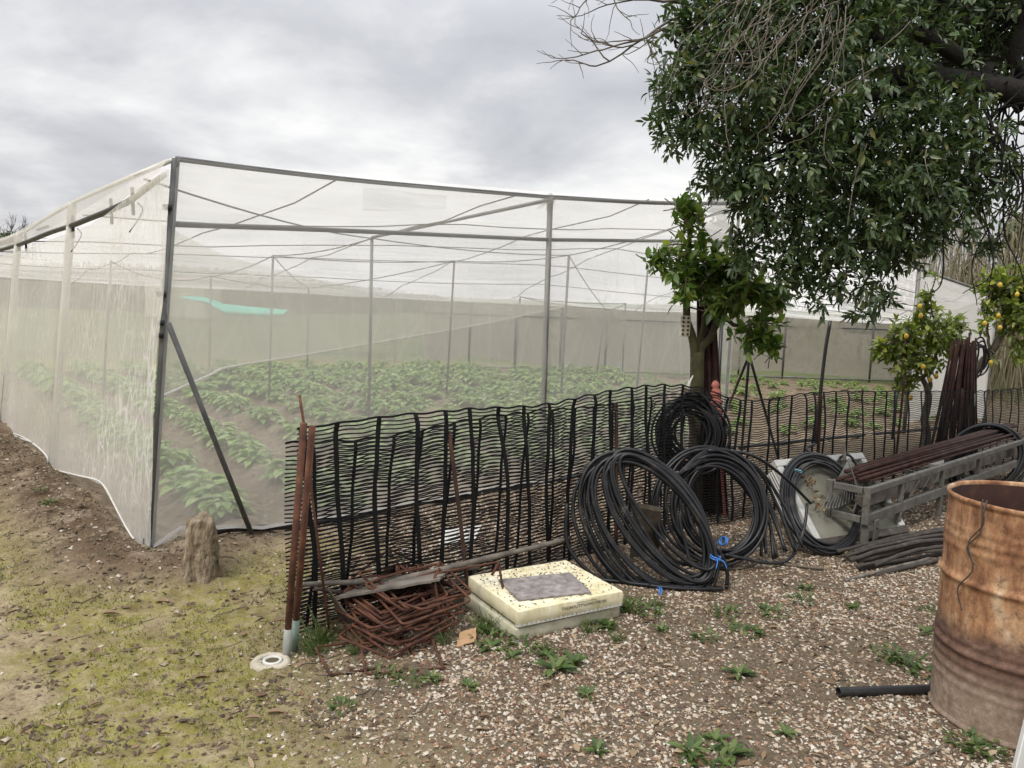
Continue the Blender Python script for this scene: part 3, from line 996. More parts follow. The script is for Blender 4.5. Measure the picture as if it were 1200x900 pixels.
# rear left part of the wall out of view is closed to the back corner
# back wall
bk = [np.array((*(DB + (CB - DB) * k), 0)) for k in np.linspace(0, 1, 12)]
hemz = [.12, .30, .22, .10, .16, .12, .1, .16, .2, .14, .1, .1]
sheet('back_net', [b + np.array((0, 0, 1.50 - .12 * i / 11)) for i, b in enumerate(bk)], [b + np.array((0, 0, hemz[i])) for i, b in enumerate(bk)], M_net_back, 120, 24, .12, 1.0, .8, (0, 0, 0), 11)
part_tube('base_rail', [b + np.array((0, 0, .06)) for b in bk], .02, M_galv, 8)
part_tube('rail', [b + np.array((0, 0, 1.22)) for b in bk], .016, M_galvdark, 6)
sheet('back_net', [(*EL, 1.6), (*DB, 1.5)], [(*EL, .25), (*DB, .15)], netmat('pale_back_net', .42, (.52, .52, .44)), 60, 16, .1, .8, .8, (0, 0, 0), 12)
sheet('end_net', [(*FB, 1.9), (*CB, 1.38)], [(*FB, .05), (*CB, .1)], M_net_end, 40, 16, .08, .8, .8, (0, 0, 0), 13)
sheet('end_net', [f3t, fbt], [(*F3, .12), (*((F3 + FB) / 2), .25), (*FB, .1)], M_net_end, 30, 24, .05, 1.2, .8, (0, 0, 0), 14)
# inner curtain with a diagonal hem
it = [at(x, y, d) for x, y, d in [(188, 262, 5.1), (264, 300, 7.0), (350, 322, 9.2), (450, 347, 11.6), (560, 354, 14), (660, 355, 15.6)]]
ib = [at(x, y, d) for x, y, d in [(188, 465, 5.1), (245, 440, 6.4), (270, 430, 7.0), (350, 417, 9.2), (450, 400, 11.6), (560, 381, 14), (660, 360, 15.6)]]
sheet('inner_net', it, ib, M_net_inner, 80, 14, .05, 1.2, 1.0, (0, 0, 0), 15)
part_tube('net_hem', curve(ib, 60), .011, M_pole, 6)
# interior posts
IP = {}
for k, (tx, ty, bx, by) in enumerate([(436, 272, 432, 499), (320, 283, 315, 474), (533, 285, 523, 465), (668, 271, 657, 472), (247, 295, 245, 448), (362, 303, 360, 439),
                                      (610, 337, 603, 440), (711, 327, 699, 440), (577, 372, 577, 422), (733, 357, 729, 445), (190, 300, 186, 445), (130, 285, 120, 470), (465, 340, 463, 425), (760, 300, 745, 470)]):
    b = G(bx, by); z = roof_z(b) - .02
    d_t = at(tx, ty, b[1])
    t_ = np.array((d_t[0], b[1], z)); IP[k] = t_
    MB().tube([t_, (b[0], b[1], -.05)], .019 if k in (0, 3) else .016, 8).build('post', M_galv, house)
# back wall posts and black front stays
for k in (1, 2, 3, 4, 6, 7, 8, 10):
    b = bk[k]
    MB().tube([b + np.array((0, 0, 1.5 - .12 * k / 11)), b], .022, 8).build('post', M_galvdark, house)
# cables and rafters under the roof
def cable(a, b, r=.007, sag=.05, m=None):
    a = np.asarray(a, float); b = np.asarray(b, float)
    t = np.linspace(0, 1, 10)[:, None]
    P = a + (b - a) * t; P[:, 2] -= sag * 4 * (t * (1 - t))[:, 0]
    part_tube('cable', P, r, m or M_galvdark, 5)


part_tube('rafter', [f1_top + (-.01, .03, -.02), IP[0]], .017, M_galv, 8)
for a, b in [(IP[0], IP[1]), (IP[1], IP[4]), (IP[0], IP[3]), (IP[3], IP[7]), (IP[2], IP[3]), (IP[2], IP[5]), (IP[1], IP[2]), (IP[1], IP[5]), (IP[6], IP[7]),
             (IP[4], IP[5]), (IP[7], IP[9]), (IP[6], IP[9]), (IP[3], f2t), (IP[0], np.array((*F0, 2.2))), (IP[10], IP[4]), (IP[11], IP[10])]:
    cable(a + (0, 0, -.01), b + (0, 0, -.01))
for k in np.linspace(.1, .95, 7):
    i = int(k * (ns - 1)); L = RP[i, ::6].copy(); L[:, 2] -= .03
    part_tube('cable', L, .006, M_galvdark, 5)
for k in (.18, .36, .54, .74):
    j = int(k * (nt_ - 1)); L = RP[::6, j].copy(); L[:, 2] -= .035
    part_tube('cable', L, .006, M_galvdark, 5)
# torn net tufts at the post heads
for q, s in ((f1_top, .8),):
    r = np.random.default_rng(int(q[1] * 100)); n = 26
    a = r.uniform(0, 6.28, n)
    d = np.stack([np.cos(a), np.sin(a), r.uniform(-1.2, .2, n)], -1)
    mb = MB(); mb.leaves(q + r.normal(0, .015, (n, 3)), d, r.normal(0, 1, (n, 3)), r.uniform(.06, .15, n) * s, .018, .5, .3)
    mb.build('torn_net', netmat('torn_net', .3, (.5, .5, .48)), house)

# ------------------------------------------------------------------ crop
def crop_proto(seed):
    r = np.random.default_rng(seed)
    n = 42
    a = np.arange(n) * 2.4 + r.normal(0, .3, n)
    k = r.random(n)
    el = .10 + .6 * k
    rr = .02 + .11 * (1 - k)
    p = np.stack([np.cos(a) * rr, np.sin(a) * rr, .04 + .09 * k + r.normal(0, .015, n)], -1)
    d = np.stack([np.cos(a) * np.cos(el * .6), np.sin(a) * np.cos(el * .6), np.sin(el * .6) * r.uniform(.2, 1, n)], -1)
    L = r.uniform(.075, .135, n)
    mb = MB(); mb.leaves(p, d, np.tile((0, 0, 1.0), (n, 1)), L, L * .38, .4, .2)
    st = MB()
    for i in range(0, n, 3):
        mb.tube([(0, 0, -.02), p[i] * (.5, .5, .7), p[i]], .004, 4)
    return mb


rows = []
for k in range(0, 19):
    uu = ROW0 + k * ROWD
    for s in np.arange(-6, 22, .33):
        q = urow * uu + vrow * (s + random.uniform(-.07, .07))
        if not inside(q[0], q[1]): continue
        df = seg_dist(np.array([q[0]]), np.array([q[1]]), [F0, F1, F2, F3, FB])[0]
        if df < .32: continue
        if random.random() < .08: continue
        # keep what the photograph can see
        if abs(q[0]) > q[1] * .72 + .4: continue
        if q[0] > 2.2 and random.random() < .35: continue
        rows.append((math.hypot(*q), q[0] + random.gauss(0, .03), q[1]))
rows.sort()
protos = [crop_proto(s) for s in range(4)]
pobj = [p.build('crop_plant', M_leaf_crop) for p in protos]
for o in pobj[1:]: pass
NEAR = 290
gl = ('bushy green vegetable plant in a crop row inside the net house', 'crop plant', 'vegetable plants in rows inside the net house')
for i, (d, x, y) in enumerate(rows[:NEAR]):
    if i < 4: o = pobj[i]
    else:
        o = pobj[i % 4].copy(); COL.objects.link(o)
    o.location = (x, y, gz1((x, y)) - .01); o.rotation_euler = (0, 0, random.uniform(0, 6.28))
    s = random.uniform(.85, 1.35) * (.62 if x > 2.2 else 1); o.scale = (s, s, s * random.uniform(.85, 1.15))
    tag(o, *gl)
rest = rows[NEAR:]
mb = MB()
for i, (d, x, y) in enumerate(rest):
    p = protos[i % 4]
    V = np.concatenate(p.v); a = random.uniform(0, 6.28); s = random.uniform(.85, 1.3) * (.62 if x > 2.2 else 1)
    Rz = np.array([(math.cos(a), -math.sin(a), 0), (math.sin(a), math.cos(a), 0), (0, 0, 1)])
    W = V @ Rz.T * s + (x, y, gz1((x, y)) - .01)
    mb.add(W, [f for f, _, _ in p.f])
if rest:
    tag(mb.build('crop_plants', M_leaf_crop), 'far rows of green vegetable plants towards the back of the net house', 'crop', kind='stuff')

# ------------------------------------------------------------------ black mesh fence
fpath = np.array([(-.97, 3.42), (-.36, 3.98), (.2, 4.46), (.85, 5.1), (1.28, 5.42), (1.78, 5.72), (2.5, 6.3), (3.4, 7.0), (5.0, 8.0), (7.0, 9.3)])
ftop = np.array([.97, 1.0, .99, 1.05, 1.02, .90, .90, .87, .82, .85])
fl = np.concatenate([[0], np.cumsum(np.linalg.norm(np.diff(fpath, axis=0), axis=1))])
FL = fl[-1]
fsm = curve(np.column_stack([fpath, ftop]), 180)
fsl = np.concatenate([[0], np.cumsum(np.linalg.norm(np.diff(fsm[:, :2], axis=0), axis=1))])
S_SPLIT = float(np.interp(1.3, fsm[:, 0], fsl))


def fence_pt(s, hrel, layer):
    """s distance along, hrel 0 bottom .. 1 top"""
    s = np.asarray(s, float); hrel = np.asarray(hrel, float)
    x = np.interp(s, fsl, fsm[:, 0]); y = np.interp(s, fsl, fsm[:, 1]); zt = np.interp(s, fsl, fsm[:, 2])
    e = .05
    tx = np.interp(s + e, fsl, fsm[:, 0]) - np.interp(s - e, fsl, fsm[:, 0]); ty = np.interp(s + e, fsl, fsm[:, 1]) - np.interp(s - e, fsl, fsm[:, 1])
    l = np.hypot(tx, ty); nx, ny = -ty / l, tx / l
    w = .022 * np.sin(s * 4.1 + layer) * (1 - .4 * hrel) + .03 * fbm(s * 5, hrel * 2 + layer * 5, 2, 90) * (hrel < .98) + .04 * fbm(s * 1.7, hrel * 1.4 + layer * 9, 3, 80 + layer)
    w = w + .05 * layer * (hrel * .8 + .25) 
    drop = sstep(S_SPLIT - .2, S_SPLIT + 1.5, s)
    w = w + drop * (.16 * (hrel - .35) ** 2 + .05)
    zt = zt - layer * (.075 + .03 * np.sin(s * 3.3)) + .004 * np.sin(s * 2 * np.pi / .19)
    h = hrel * zt
    return np.stack([x + nx * w, y + ny * w, h + .01], -1)


fence = thing('mesh_fence', 'long black plastic mesh fence of thin horizontal strands sagging towards the right', 'fence', (*fpath[0], 0))


def strands(layer, s0, s1, nst, seed):
    ss = np.arange(s0, s1, .035)
    mb = MB()
    mbv = MB()
    for k in range(nst):
        hr = k / (nst - 1)
        hh = hr + .010 * fbm(ss * 2.6, np.full_like(ss, k * .21), 4, seed) + .004 * fbm(ss * 9, np.full_like(ss, k * .5), 2, seed + 3)
        hh = hh + .004 * np.sin(ss * 2 * np.pi / .19 + layer * 2 + k * .02) * np.sin(k * .5 + ss)
        c = fence_pt(ss, hh, layer)
        th = .0031 if hr < .985 else .005
        up = np.array((0, 0, th)); d = np.array((.0014, -.0014, 0))
        P = np.stack([c - up - d, c + up - d, c + up + d, c - up + d, c - up - d], 1)
        mb.grid(P, smooth=False)
    # upright straps
    sj = np.arange(s0 + .06, s1, .19)
    hs_ = np.linspace(0, 1, 22)
    for j, s in enumerate(sj):
        jit = random.uniform(-.05, .05); s = s + random.uniform(-.03, .03)
        if s < S_SPLIT:
            dr = (.055 * (1 - hs_) ** 1.2 + .018 * np.sin(hs_ * 4.5 + j) if layer == 0 else .095 - .06 * (1 - hs_) ** 1.1 + .012 * np.sin(hs_ * 4 + j) + 0.01) + jit * (1 - hs_)
        else:
            dr = .055 * hs_ ** 2 - .03 * np.sin(hs_ * 3.1) + jit * .5
        dr = dr + .012 * fbm(hs_ * 3, np.full_like(hs_, j * 1.7), 3, seed + 9)
        c = fence_pt(np.clip(s + dr, 0, FL), hs_, layer)
        w = (.0115 - .004 * layer + .003 * vnoise(hs_ * 30, np.full_like(hs_, j)))[:, None]
        tvec = np.array((.72, .66, 0)); d = np.array((.0024, -.0026, 0))
        P = np.stack([c - tvec * w - d, c - tvec * w + d, c + tvec * w + d, c + tvec * w - d, c - tvec * w - d], 1)
        mb.grid(P, smooth=False)
    return mb


strands(0, .02, FL, 50, 101).build('mesh_panel', M_mesh, fence)
strands(1, .0, S_SPLIT + .05, 47, 131).build('mesh_panel', M_mesh, fence)
# stakes that carry it
def stake(px0, py0, px1, py1, Y0, Y1, r, m=M_rust, sides=8):
    a = at(px0, py0, Y0); b = at(px1, py1, Y1)
    b[2] = min(b[2], gz1(b) - .02)
    return MB().tube(curve([a, (a + b) / 2 + (.004, 0, 0), b], 8), r, sides).build('stake', m, fence)


p1 = GG(335, 770); p2 = GG(344, 762)
s1 = MB().tube([at(356, 496, p1[1]), p1 + (0, 0, .0)], .0155, 10).build('stake', M_rust, fence)
MB().tube([p1 + (0, 0, -.03), p1 + (at(356, 496, p1[1]) - p1) * .125], .0185, 10).build('foot_sleeve', M_greyfoot, s1)
s2 = MB().tube([at(366, 499, p2[1]), p2], .0155, 10).build('stake', M_rust, fence)
MB().tube([p2 + (0, 0, -.03), p2 + (at(366, 499, p2[1]) - p2) * .14], .0185, 10).build('foot_sleeve', M_greenfoot, s2)
MB().tube([at(351, 463, 3.5), at(358, 510, 3.48), at(368, 600, 3.45), at(386, 740, 3.42)], .0065, 6).build('stake', M_rust, fence)
for (a, b, c, d, y0, y1, r) in [(526, 505, 553, 655, 4.0, 3.93, .011), (722, 473, 722, 640, 4.95, 4.9, .012), (962, 465, 957, 560, 6.2, 6.15, .014), (1060, 440, 1047, 560, 7.2, 7.1, .011), (1128, 455, 1118, 560, 7.75, 7.7, .010)]:
    stake(a, b, c, d, y0, y1, r, M_rustdark)
mb = MB()

# ------------------------------------------------------------------ tree stump, drain cap
def stump():
    p = GG(236, 668); r = np.random.default_rng(3)
    th = np.linspace(0, 2 * np.pi, 40, endpoint=False); zz = np.linspace(-.05, .30, 26)
    base = .076 + .012 * np.cos(3 * th + 1)[None] + .03 * np.exp(-(zz + .05) / .06)[:, None]
    rr = base + .03 * fbm(np.cos(th)[None] * 2.2 + zz[:, None] * 2, np.sin(th)[None] * 2.2 + zz[:, None] * 9, 4, 5) + .012 * fbm(th[None] * 6 + 0 * zz[:, None], zz[:, None] * 40, 3, 6)
    rr = rr * (1 - .10 * sstep(.235, .30, zz))[:, None]
    P = np.stack([rr * np.cos(th), rr * np.sin(th), np.repeat(zz[:, None], 40, 1)], -1)
    P[-1, :, 2] += .03 * fbm(np.cos(th) * 2, np.sin(th) * 2, 3, 8)
    P[..., 0] += zz[:, None] * .03
    rings = [P]
    for k in (.75, .4, .05):
        Q = P[-1] * (k, k, 1); Q[:, 0] += (1 - k) * .01; Q[:, 2] = P[-1, :, 2] * k + .298 * (1 - k) + .012 * fbm(Q[:, 0] * 30, Q[:, 1] * 30, 2, 4)
        rings.append(Q[None])
    P = np.concatenate(rings)
    P = np.concatenate([P, P[:, :1]], 1)
    mb = MB(); mb.grid(P + p)
    tag(mb.build('tree_stump', M_stump, loc=p), 'short rough brown tree stump standing by the corner of the net house', 'tree stump')


stump()
p = GG(317, 777)
dc = thing('drain_cap', 'round concrete drain cap with a white ring and dark hole set in the ground', 'drain cap', p)
mb = MB(); mb.lathe([(.085, -.03), (.085, .004), (.075, .014), (.046, .017), (.046, -.01)], p, 28); mb.build('concrete_collar', M_conc, dc)
mb = MB(); q = p + (.012, -.012, 0); mb.lathe([(.040, .0), (.042, .022), (.036, .025), (.029, .022), (.028, -.0)], q, 28); mb.build('ring', M_white, dc)
mb = MB(); mb.lathe([(.028, .018), (.012, .016), (.0005, .016)], q, 20); mb.build('hole', M_pit, dc)  # shallow dark dish, the depth of the hole is put into its colour

# ------------------------------------------------------------------ polystyrene seed trays with slab
def tray_frame(bl, br_, tl):
    bl, br_, tl = map(np.asarray, (bl, br_, tl))
    ex = br_ - bl; lx = np.linalg.norm(ex); ex = ex / lx
    ey = tl - bl; ey = ey - ex * ey.dot(ex); ly = np.linalg.norm(ey); ey /= ly
    return ex, ey, np.cross(ex, ey), lx, ly


def seed_tray(name, label, bl, ex, ey, lx, ly, h, m, pits):
    ez = np.cross(ex, ey)
    r = np.random.default_rng(int(h * 1e4))
    o = thing(name, label, 'seed tray', bl)
    nx, ny = 97, 65
    X_, Y_ = np.meshgrid(np.linspace(0, 1, nx), np.linspace(0, 1, ny), indexing='ij')
    e = np.minimum(np.minimum(X_, 1 - X_) * lx, np.minimum(Y_, 1 - Y_) * ly)
    z = h - .006 * np.exp(-e / .005) + .0015 * fbm(X_ * 12, Y_ * 9, 3, 5)
    pit = np.zeros_like(z)
    if pits:
        cx = (X_ * 12) % 1 - .5; cy = (Y_ * 8) % 1 - .5
        ok = _h(np.floor(X_ * 12).astype(int), np.floor(Y_ * 8).astype(int), 3)
        pit = np.exp(-((np.hypot(cx * lx / 12, cy * ly / 8) / .0105) ** 2)) * (ok > .12)
        z = z - .016 * pit
    P = bl + ex * (X_ * lx)[..., None] + ey * (Y_ * ly)[..., None] + ez * z[..., None]
    mb = MB(); mb.grid(P)
    if pits:
        hm = MB()
        for a_i in range(12):
            for b_i in range(8):
                if _h(np.array(a_i), np.array(b_i), 3) < .12: continue
                c_ = bl + ex * (lx * (a_i + .5) / 12) + ey * (ly * (b_i + .5) / 8) + ez * (h - .0095)
                th_ = np.arange(8) * math.pi / 4
                hm.add(np.vstack([c_ + .0075 * (np.cos(th_)[:, None] * ex + np.sin(th_)[:, None] * ey), c_ - ez * .001]), [(q_, (q_ + 1) % 8, 8) for q_ in range(8)])
        hm.build('drain_hole_shade', M_pit, o)  # dark discs paint the shade at the pit bottoms
    # sides with a slightly drawn-in, rough skirt
    per = np.concatenate([P[:, 0], P[-1, 1:], P[::-1, -1][1:], P[0, ::-1][1:]])
    c = P.mean((0, 1))
    rows_ = []
    for k, (f, ins_) in enumerate([(0, 0), (.06, -.002), (.5, -.003), (.9, -.002), (1, .004)]):
        q = per - ez * (h * f)
        dirn = per - c; dirn = dirn - ez * dirn.dot(ez)[:, None] if False else dirn
        dirn = dirn / np.linalg.norm(dirn, axis=1)[:, None]
        q = q - dirn * ins_ + r.normal(0, .0006, q.shape)
        rows_.append(q)
    mb.grid(np.stack(rows_, 1))
    mb.build('tray_body', m, o)
    # row of cell ends showing under the front and left edges
    tm = MB()
    for k in range(24):
        a = bl + ex * (lx * (k + .5) / 24) - ey * .002
        for s in (-1, 1):
            pass
        w = lx / 24
        v = [a - ex * w * .48, a + ex * w * .48, a + ez * .016 + ex * w * .1, a + ez * .016 - ex * w * .1]
        V = np.array(v + [x + ey * .03 for x in v])
        tm.add(V - ez * .010, [(0, 1, 2, 3), (5, 4, 7, 6), (1, 5, 6, 2), (4, 0, 3, 7), (3, 2, 6, 7), (4, 5, 1, 0)], smooth=False)
    tm.build('cell_rim', M_white, o)
    return o


bl = GG(604, 754); brr = GG(725, 722); tlf = GG(541, 711)
bl[2] = brr[2] = tlf[2] = max(bl[2], brr[2], tlf[2]) - .005
ex, ey, ez, lx, ly = tray_frame(bl, brr, tlf)
ex0, ey0 = ex, ey
seed_tray('seed_tray', 'lower dirty white polystyrene seed tray lying on weeds beside the fence', bl, ex, ey, lx, ly, .062, M_styro2, False)
a = .03
ex2 = ex * math.cos(a) - ey * math.sin(a); ey2 = ex * math.sin(a) + ey * math.cos(a)
# slight pitch of the upper tray
bl2 = bl + ez * .084 + ex * .004 - ey * .01
up_tray = seed_tray('seed_tray', 'upper yellowed polystyrene seed tray with rows of small holes and printed edge', bl2, ex2, ey2, lx * .985, ly * 1.02, .070, M_styro, True)


def text_mesh(body, size):
    cu = bpy.data.curves.new('t', 'FONT'); cu.body = body; cu.size = size; cu.extrude = .0004
    cu.align_x = 'CENTER'
    ob = bpy.data.objects.new('t', cu); COL.objects.link(ob)
    bpy.context.view_layer.update()
    me = ob.evaluated_get(bpy.context.evaluated_depsgraph_get()).to_mesh()
    V = np.array([v.co[:] for v in me.vertices]); Fc = [tuple(p.vertices) for p in me.polygons]
    ob.evaluated_get(bpy.context.evaluated_depsgraph_get()).to_mesh_clear()
    bpy.data.objects.remove(ob); bpy.data.curves.remove(cu)
    return V, Fc


mb = MB()
for body, size, u0, h0 in (('TVONYLITTVOWLITISON', .021, .60, .030), ('SONVTIWOL VN LATWOHS', .0085, .62, .051)):
    V, Fc = text_mesh(body, size)
    V[:, 0] *= 1.12
    W = bl2 + ex2 * (lx * u0) + ex2 * V[:, :1] + ez * (h0 + V[:, 1:2]) - ey2 * (.0055 + V[:, 2:3])
    mb.add(W, Fc, smooth=False)
mb.build('printed_lettering', M_ink, up_tray)
# slab on top
top = bl2 + ez * .0735
cs = [top + ex2 * (lx * a_) + ey2 * (ly * b_) for a_, b_ in ((.09, .19), (.70, .06), (.80, .60), (.16, .74))]
def slab(name, label, cat, cs, th, m, n=16):
    o = np.array(cs); r = np.random.default_rng(4)
    A = np.linspace(0, 1, n)[:, None, None]; B = np.linspace(0, 1, n)[None, :, None]
    P = (o[0] * (1 - A) + o[1] * A) * (1 - B) + (o[3] * (1 - A) + o[2] * A) * B
    P = P + r.normal(0, .0015, P.shape) * (1, 1, .6)
    mb = MB(); up = np.array((0, 0, th)); mb.grid(P + up); mb.grid((P - 0 * up)[:, ::-1])
    per = np.concatenate([P[:, 0], P[-1, 1:], P[::-1, -1][1:], P[0, ::-1][1:]])
    mb.grid(np.stack([per + up, per], 1), smooth=False)
    return tag(mb.build(name, m, loc=o.mean(0)), label, cat)


r_ = np.random.default_rng(14); mb = MB()
for k in range(260):
    q = top + ex2 * (lx * r_.uniform(.03, .97)) + ey2 * (ly * (.03 + .94 * r_.random() ** .8)) - ez * .002
    v = r_.normal(0, 1, 3) * (1, 1, .2); v /= np.linalg.norm(v)
    mb.tube([q, q + v * r_.uniform(.004, .016)], r_.uniform(.001, .0026), 4)
tag(mb.build('soil_debris', M_darkpole), 'dark specks of soil and leaf debris scattered on the upper seed tray', 'debris', kind='stuff')
slab('felt_slab', 'thin purple grey speckled slab lying on top of the upper seed tray', 'slab', cs, .008, M_slab)

# ------------------------------------------------------------------ rusty stirrups
def stirrup_proto(a, b, seed):
    r = np.random.default_rng(seed)
    c = .018; pts = []
    cor = [(a / 2, b / 2), (-a / 2, b / 2), (-a / 2, -b / 2), (a / 2, -b / 2)]
    for k, (x, y) in enumerate(cor):
        sx, sy = np.sign(x), np.sign(y)
        th0 = [0, math.pi / 2, math.pi, 1.5 * math.pi][k]
        for t in np.linspace(0, math.pi / 2, 4):
            pts.append((x - sx * c + c * math.cos(th0 + t), y - sy * c + c * math.sin(th0 + t), 0))
    pts.append((a / 2, b / 2 - c, .008)); pts.append((a / 2 - .004, b / 2 + .0, .010)); pts.append((a / 2 - .06, b / 2 - .055, .012))
    pts = [(a / 2 - .055, b / 2 - .06, 0.004)] + pts
    P = np.array(pts) + r.normal(0, .002, (len(pts), 3))
    P[:, 2] += .012 * np.sin(P[:, 0] * 9 + seed)
    return MB().tube(P, .0064, 6)


pc = GG(462, 745)
sp = [stirrup_proto(.36, .30, 1), stirrup_proto(.33, .27, 2), stirrup_proto(.40, .26, 3)]
so = [s.build('rebar_stirrup', M_rust) for s in sp]
rr = np.random.default_rng(5)
NS = 30
for i in range(NS):
    o = so[i] if i < 3 else so[i % 3].copy()
    if i >= 3: COL.objects.link(o)
    t = i / NS
    x = pc[0] + rr.normal(0, .055) + .02; y = pc[1] + .03 + rr.normal(0, .05) + .10 * t
    z = max(.02 + gz1((x, y)), .03) + .175 * t
    o.location = (x, y, z)
    o.rotation_euler = (rr.normal(.16, .11), rr.normal(-.06, .10), rad(50) + rr.normal(0, .24))
    tag(o, 'rusty square rebar stirrup in the tangled heap beside the seed trays', 'stirrup', 'rusty stirrups heaped by the fence')
for i, (px, py, rx, rzz) in enumerate([(552, 705, 1.2, .6), (470, 772, .05, .3), (430, 770, .04, .5)]):
    o = so[i].copy(); COL.objects.link(o)
    p = GG(px, py + (28 if i == 0 else 0)); o.location = (p[0], p[1], p[2] + (.14 if i == 0 else .012)); o.rotation_euler = (rx, 0, rzz)
    if i == 0: tag(o, 'rusty rebar stirrup standing upright against the corner of the seed trays', 'stirrup', 'rusty stirrups heaped by the fence')
    else: tag(o, 'rusty square rebar stirrup in the tangled heap beside the seed trays', 'stirrup', 'rusty stirrups heaped by the fence')
# cardboard scrap
p = GG(545, 756)
cs = [p + (-.04, -.03, .0), p + (.05, .0, .02), p + (.045, .07, .055), p + (-.03, .06, .03)]
slab('cardboard_scrap', 'torn scrap of brown cardboard beside the rusty stirrup heap', 'cardboard', cs, .004, M_card, 8)

# ------------------------------------------------------------------ poles and bark board on the heap
def pole(name, label, pts, r0, r1, m, cat='pole', n=24, group=None, wob=.006, seed=0):
    P = curve(pts, n)
    rr_ = np.random.default_rng(seed)
    P = P + wob * np.stack([fbm(np.linspace(0, 6, len(P)), np.full(len(P), k * 3.1 + seed), 3, 7) for k in range(3)], -1)
    rd = np.linspace(r0, r1, len(P)) * (1 + .15 * fbm(np.linspace(0, 9, len(P)), np.full(len(P), seed), 2, 3))
    return tag(MB().tube(P, rd, 9).build(name, m, loc=P[0]), label, cat, group)


pole('wooden_pole', 'grey weathered pole with its left end at the rusty stakes', [at(347, 686, 3.36), at(450, 679, 3.72), at(560, 664, 4.05)], .012, .015, M_wood, seed=1)
pole('wooden_pole', 'longest grey weathered pole rising right towards the black pipe coils', [at(455, 683, 3.68), at(540, 662, 3.9), at(668, 631, 4.5)], .017, .014, M_wood, seed=2)
pole('wooden_pole', 'dark brown pole just behind the top edge of the seed trays', [at(478, 692, 3.72), at(560, 676, 4.0), at(664, 657, 4.36)], .013, .014, M_darkpole, seed=3)
pole('wooden_pole', 'short dark stick under the left end of the bark board', [at(368, 690, 3.5), at(420, 694, 3.6), at(500, 690, 3.8)], .010, .012, M_darkpole, seed=4)
bc = [at(392, 703, 3.45), at(515, 681, 3.62), at(530, 666, 3.9), at(432, 683, 3.78)]
slab('bark_board', 'split weathered board of bark lying over the rusty stirrup heap', 'board', bc, .012, M_wood, 20)
bc = [at(384, 690, 3.42), at(402, 715, 3.44), at(418, 735, 3.5), at(396, 722, 3.56)]
slab('bark_strip', 'narrow brown strip of bark leaning behind the left edge of the stirrup heap', 'bark', bc, .008, M_bark, 10)

# ------------------------------------------------------------------ coils of black pipe
def ell(cx, cy, rx, ry, rot, Yc, lean, n=46, jit=0, seed=0, a0=0, a1=2 * math.pi, closed=True):
    """loop given by its outline in the view and a tilted plane: Y = Yc + lean*(z-zc)"""
    r = np.random.default_rng(seed)
    th = np.linspace(a0, a1, n, endpoint=not closed)
    k1, k2, k3 = r.normal(0, jit, 3)
    out = []
    zc = at(cx, cy, Yc)[2]
    for t in th:
        rr_ = 1 + .02 * math.sin(2 * t + k1) + .012 * math.sin(3 * t + k2)
        ex_, ey_ = rx * rr_ * math.cos(t), ry * rr_ * math.sin(t)
        px = cx + ex_ * math.cos(rot) - ey_ * math.sin(rot); py = cy + ex_ * math.sin(rot) + ey_ * math.cos(rot)
        Y = Yc
        for _ in range(3):
            Y = Yc + lean * (at(px, py, Y)[2] - zc)
        out.append(at(px, py, Y + .012 * math.sin(t * 1.0 + k3)))
    return np.array(out)


def coil(label, loops, r, ties, base):
    o = thing('pipe_coil', label, 'pipe coil', base)
    mb = MB()
    for k, L in enumerate(loops):
        L = L.copy(); L[:, 2] = np.maximum(L[:, 2], r + .004 + .0 * k)
        mb.tube(L, r, 8, closed=np.linalg.norm(L[0] - L[-1]) < .12)
    mb.build('pipe', M_hose, o)
    for (c, ax, rr_, m) in ties:
        ax = np.asarray(ax, float); ax /= np.linalg.norm(ax)
        a = np.cross(ax, (0, 0, 1)); a /= np.linalg.norm(a); b = np.cross(ax, a)
        th = np.linspace(0, 6.283, 20, endpoint=False)
        tb = MB()
        for off in (-.006, .006):
            tb.tube(c + ax * off + rr_ * (np.cos(th)[:, None] * a + .75 * np.sin(th)[:, None] * b), .004, 6, closed=True)
        tb.tube(curve([c - a * rr_, c - a * (rr_ + .02) + (0, 0, -.01), c - a * (rr_ + .035) + (-.01, 0, -.045)], 8), .0035, 5)
        tb.tube(curve([c - a * rr_, c - a * (rr_ + .03) + (.03, 0, .0), c - a * (rr_ + .04) + (.05, 0, -.04)], 8), .0035, 5)
        tb.build('tie', m, o)
    return o


# A: big fanned coil
LA = []
for i in range(20):
    t = ((i * 7) % 20) / 19
    mn = 28 + 38 * t + random.gauss(0, 1.5); mj = 84 + 12 * t + random.gauss(0, 2.5)
    aa = rad(54 + random.gauss(0, 3.5) - 5 * t)
    cx_ = 806 - .81 * mn + random.gauss(0, 2.5); cy_ = 588 + .50 * mn + random.gauss(0, 3)
    LA.append(ell(cx_, cy_, mj, mn, aa, 4.36 + .010 * (i % 6), .35, seed=i))
LA.append(curve([at(664, 590, 4.45), at(666, 640, 4.4), at(700, 678, 4.32), at(750, 706, 4.28), at(800, 712, 4.24)], 30))
LA.append(curve([at(845, 650, 4.3), at(838, 680, 4.27), at(826, 706, 4.25)], 14)); LA.append(curve([at(840, 640, 4.3), at(852, 668, 4.3), at(850, 705, 4.27)], 14))
LA.append(curve([at(760, 690, 4.25), at(800, 704, 4.22), at(846, 702, 4.24)], 14))
ca1 = at(838, 653, 4.27); ca2 = at(772, 694, 4.2)
coil('largest black pipe coil fanned open beside the seed trays with two blue ties', LA, .0115,
     [(ca1, at(828, 688, 4.27) - at(846, 625, 4.27), .036, M_blue), (ca2, at(800, 702, 4.2) - at(745, 684, 4.2), .036, M_blue)], G(770, 705))
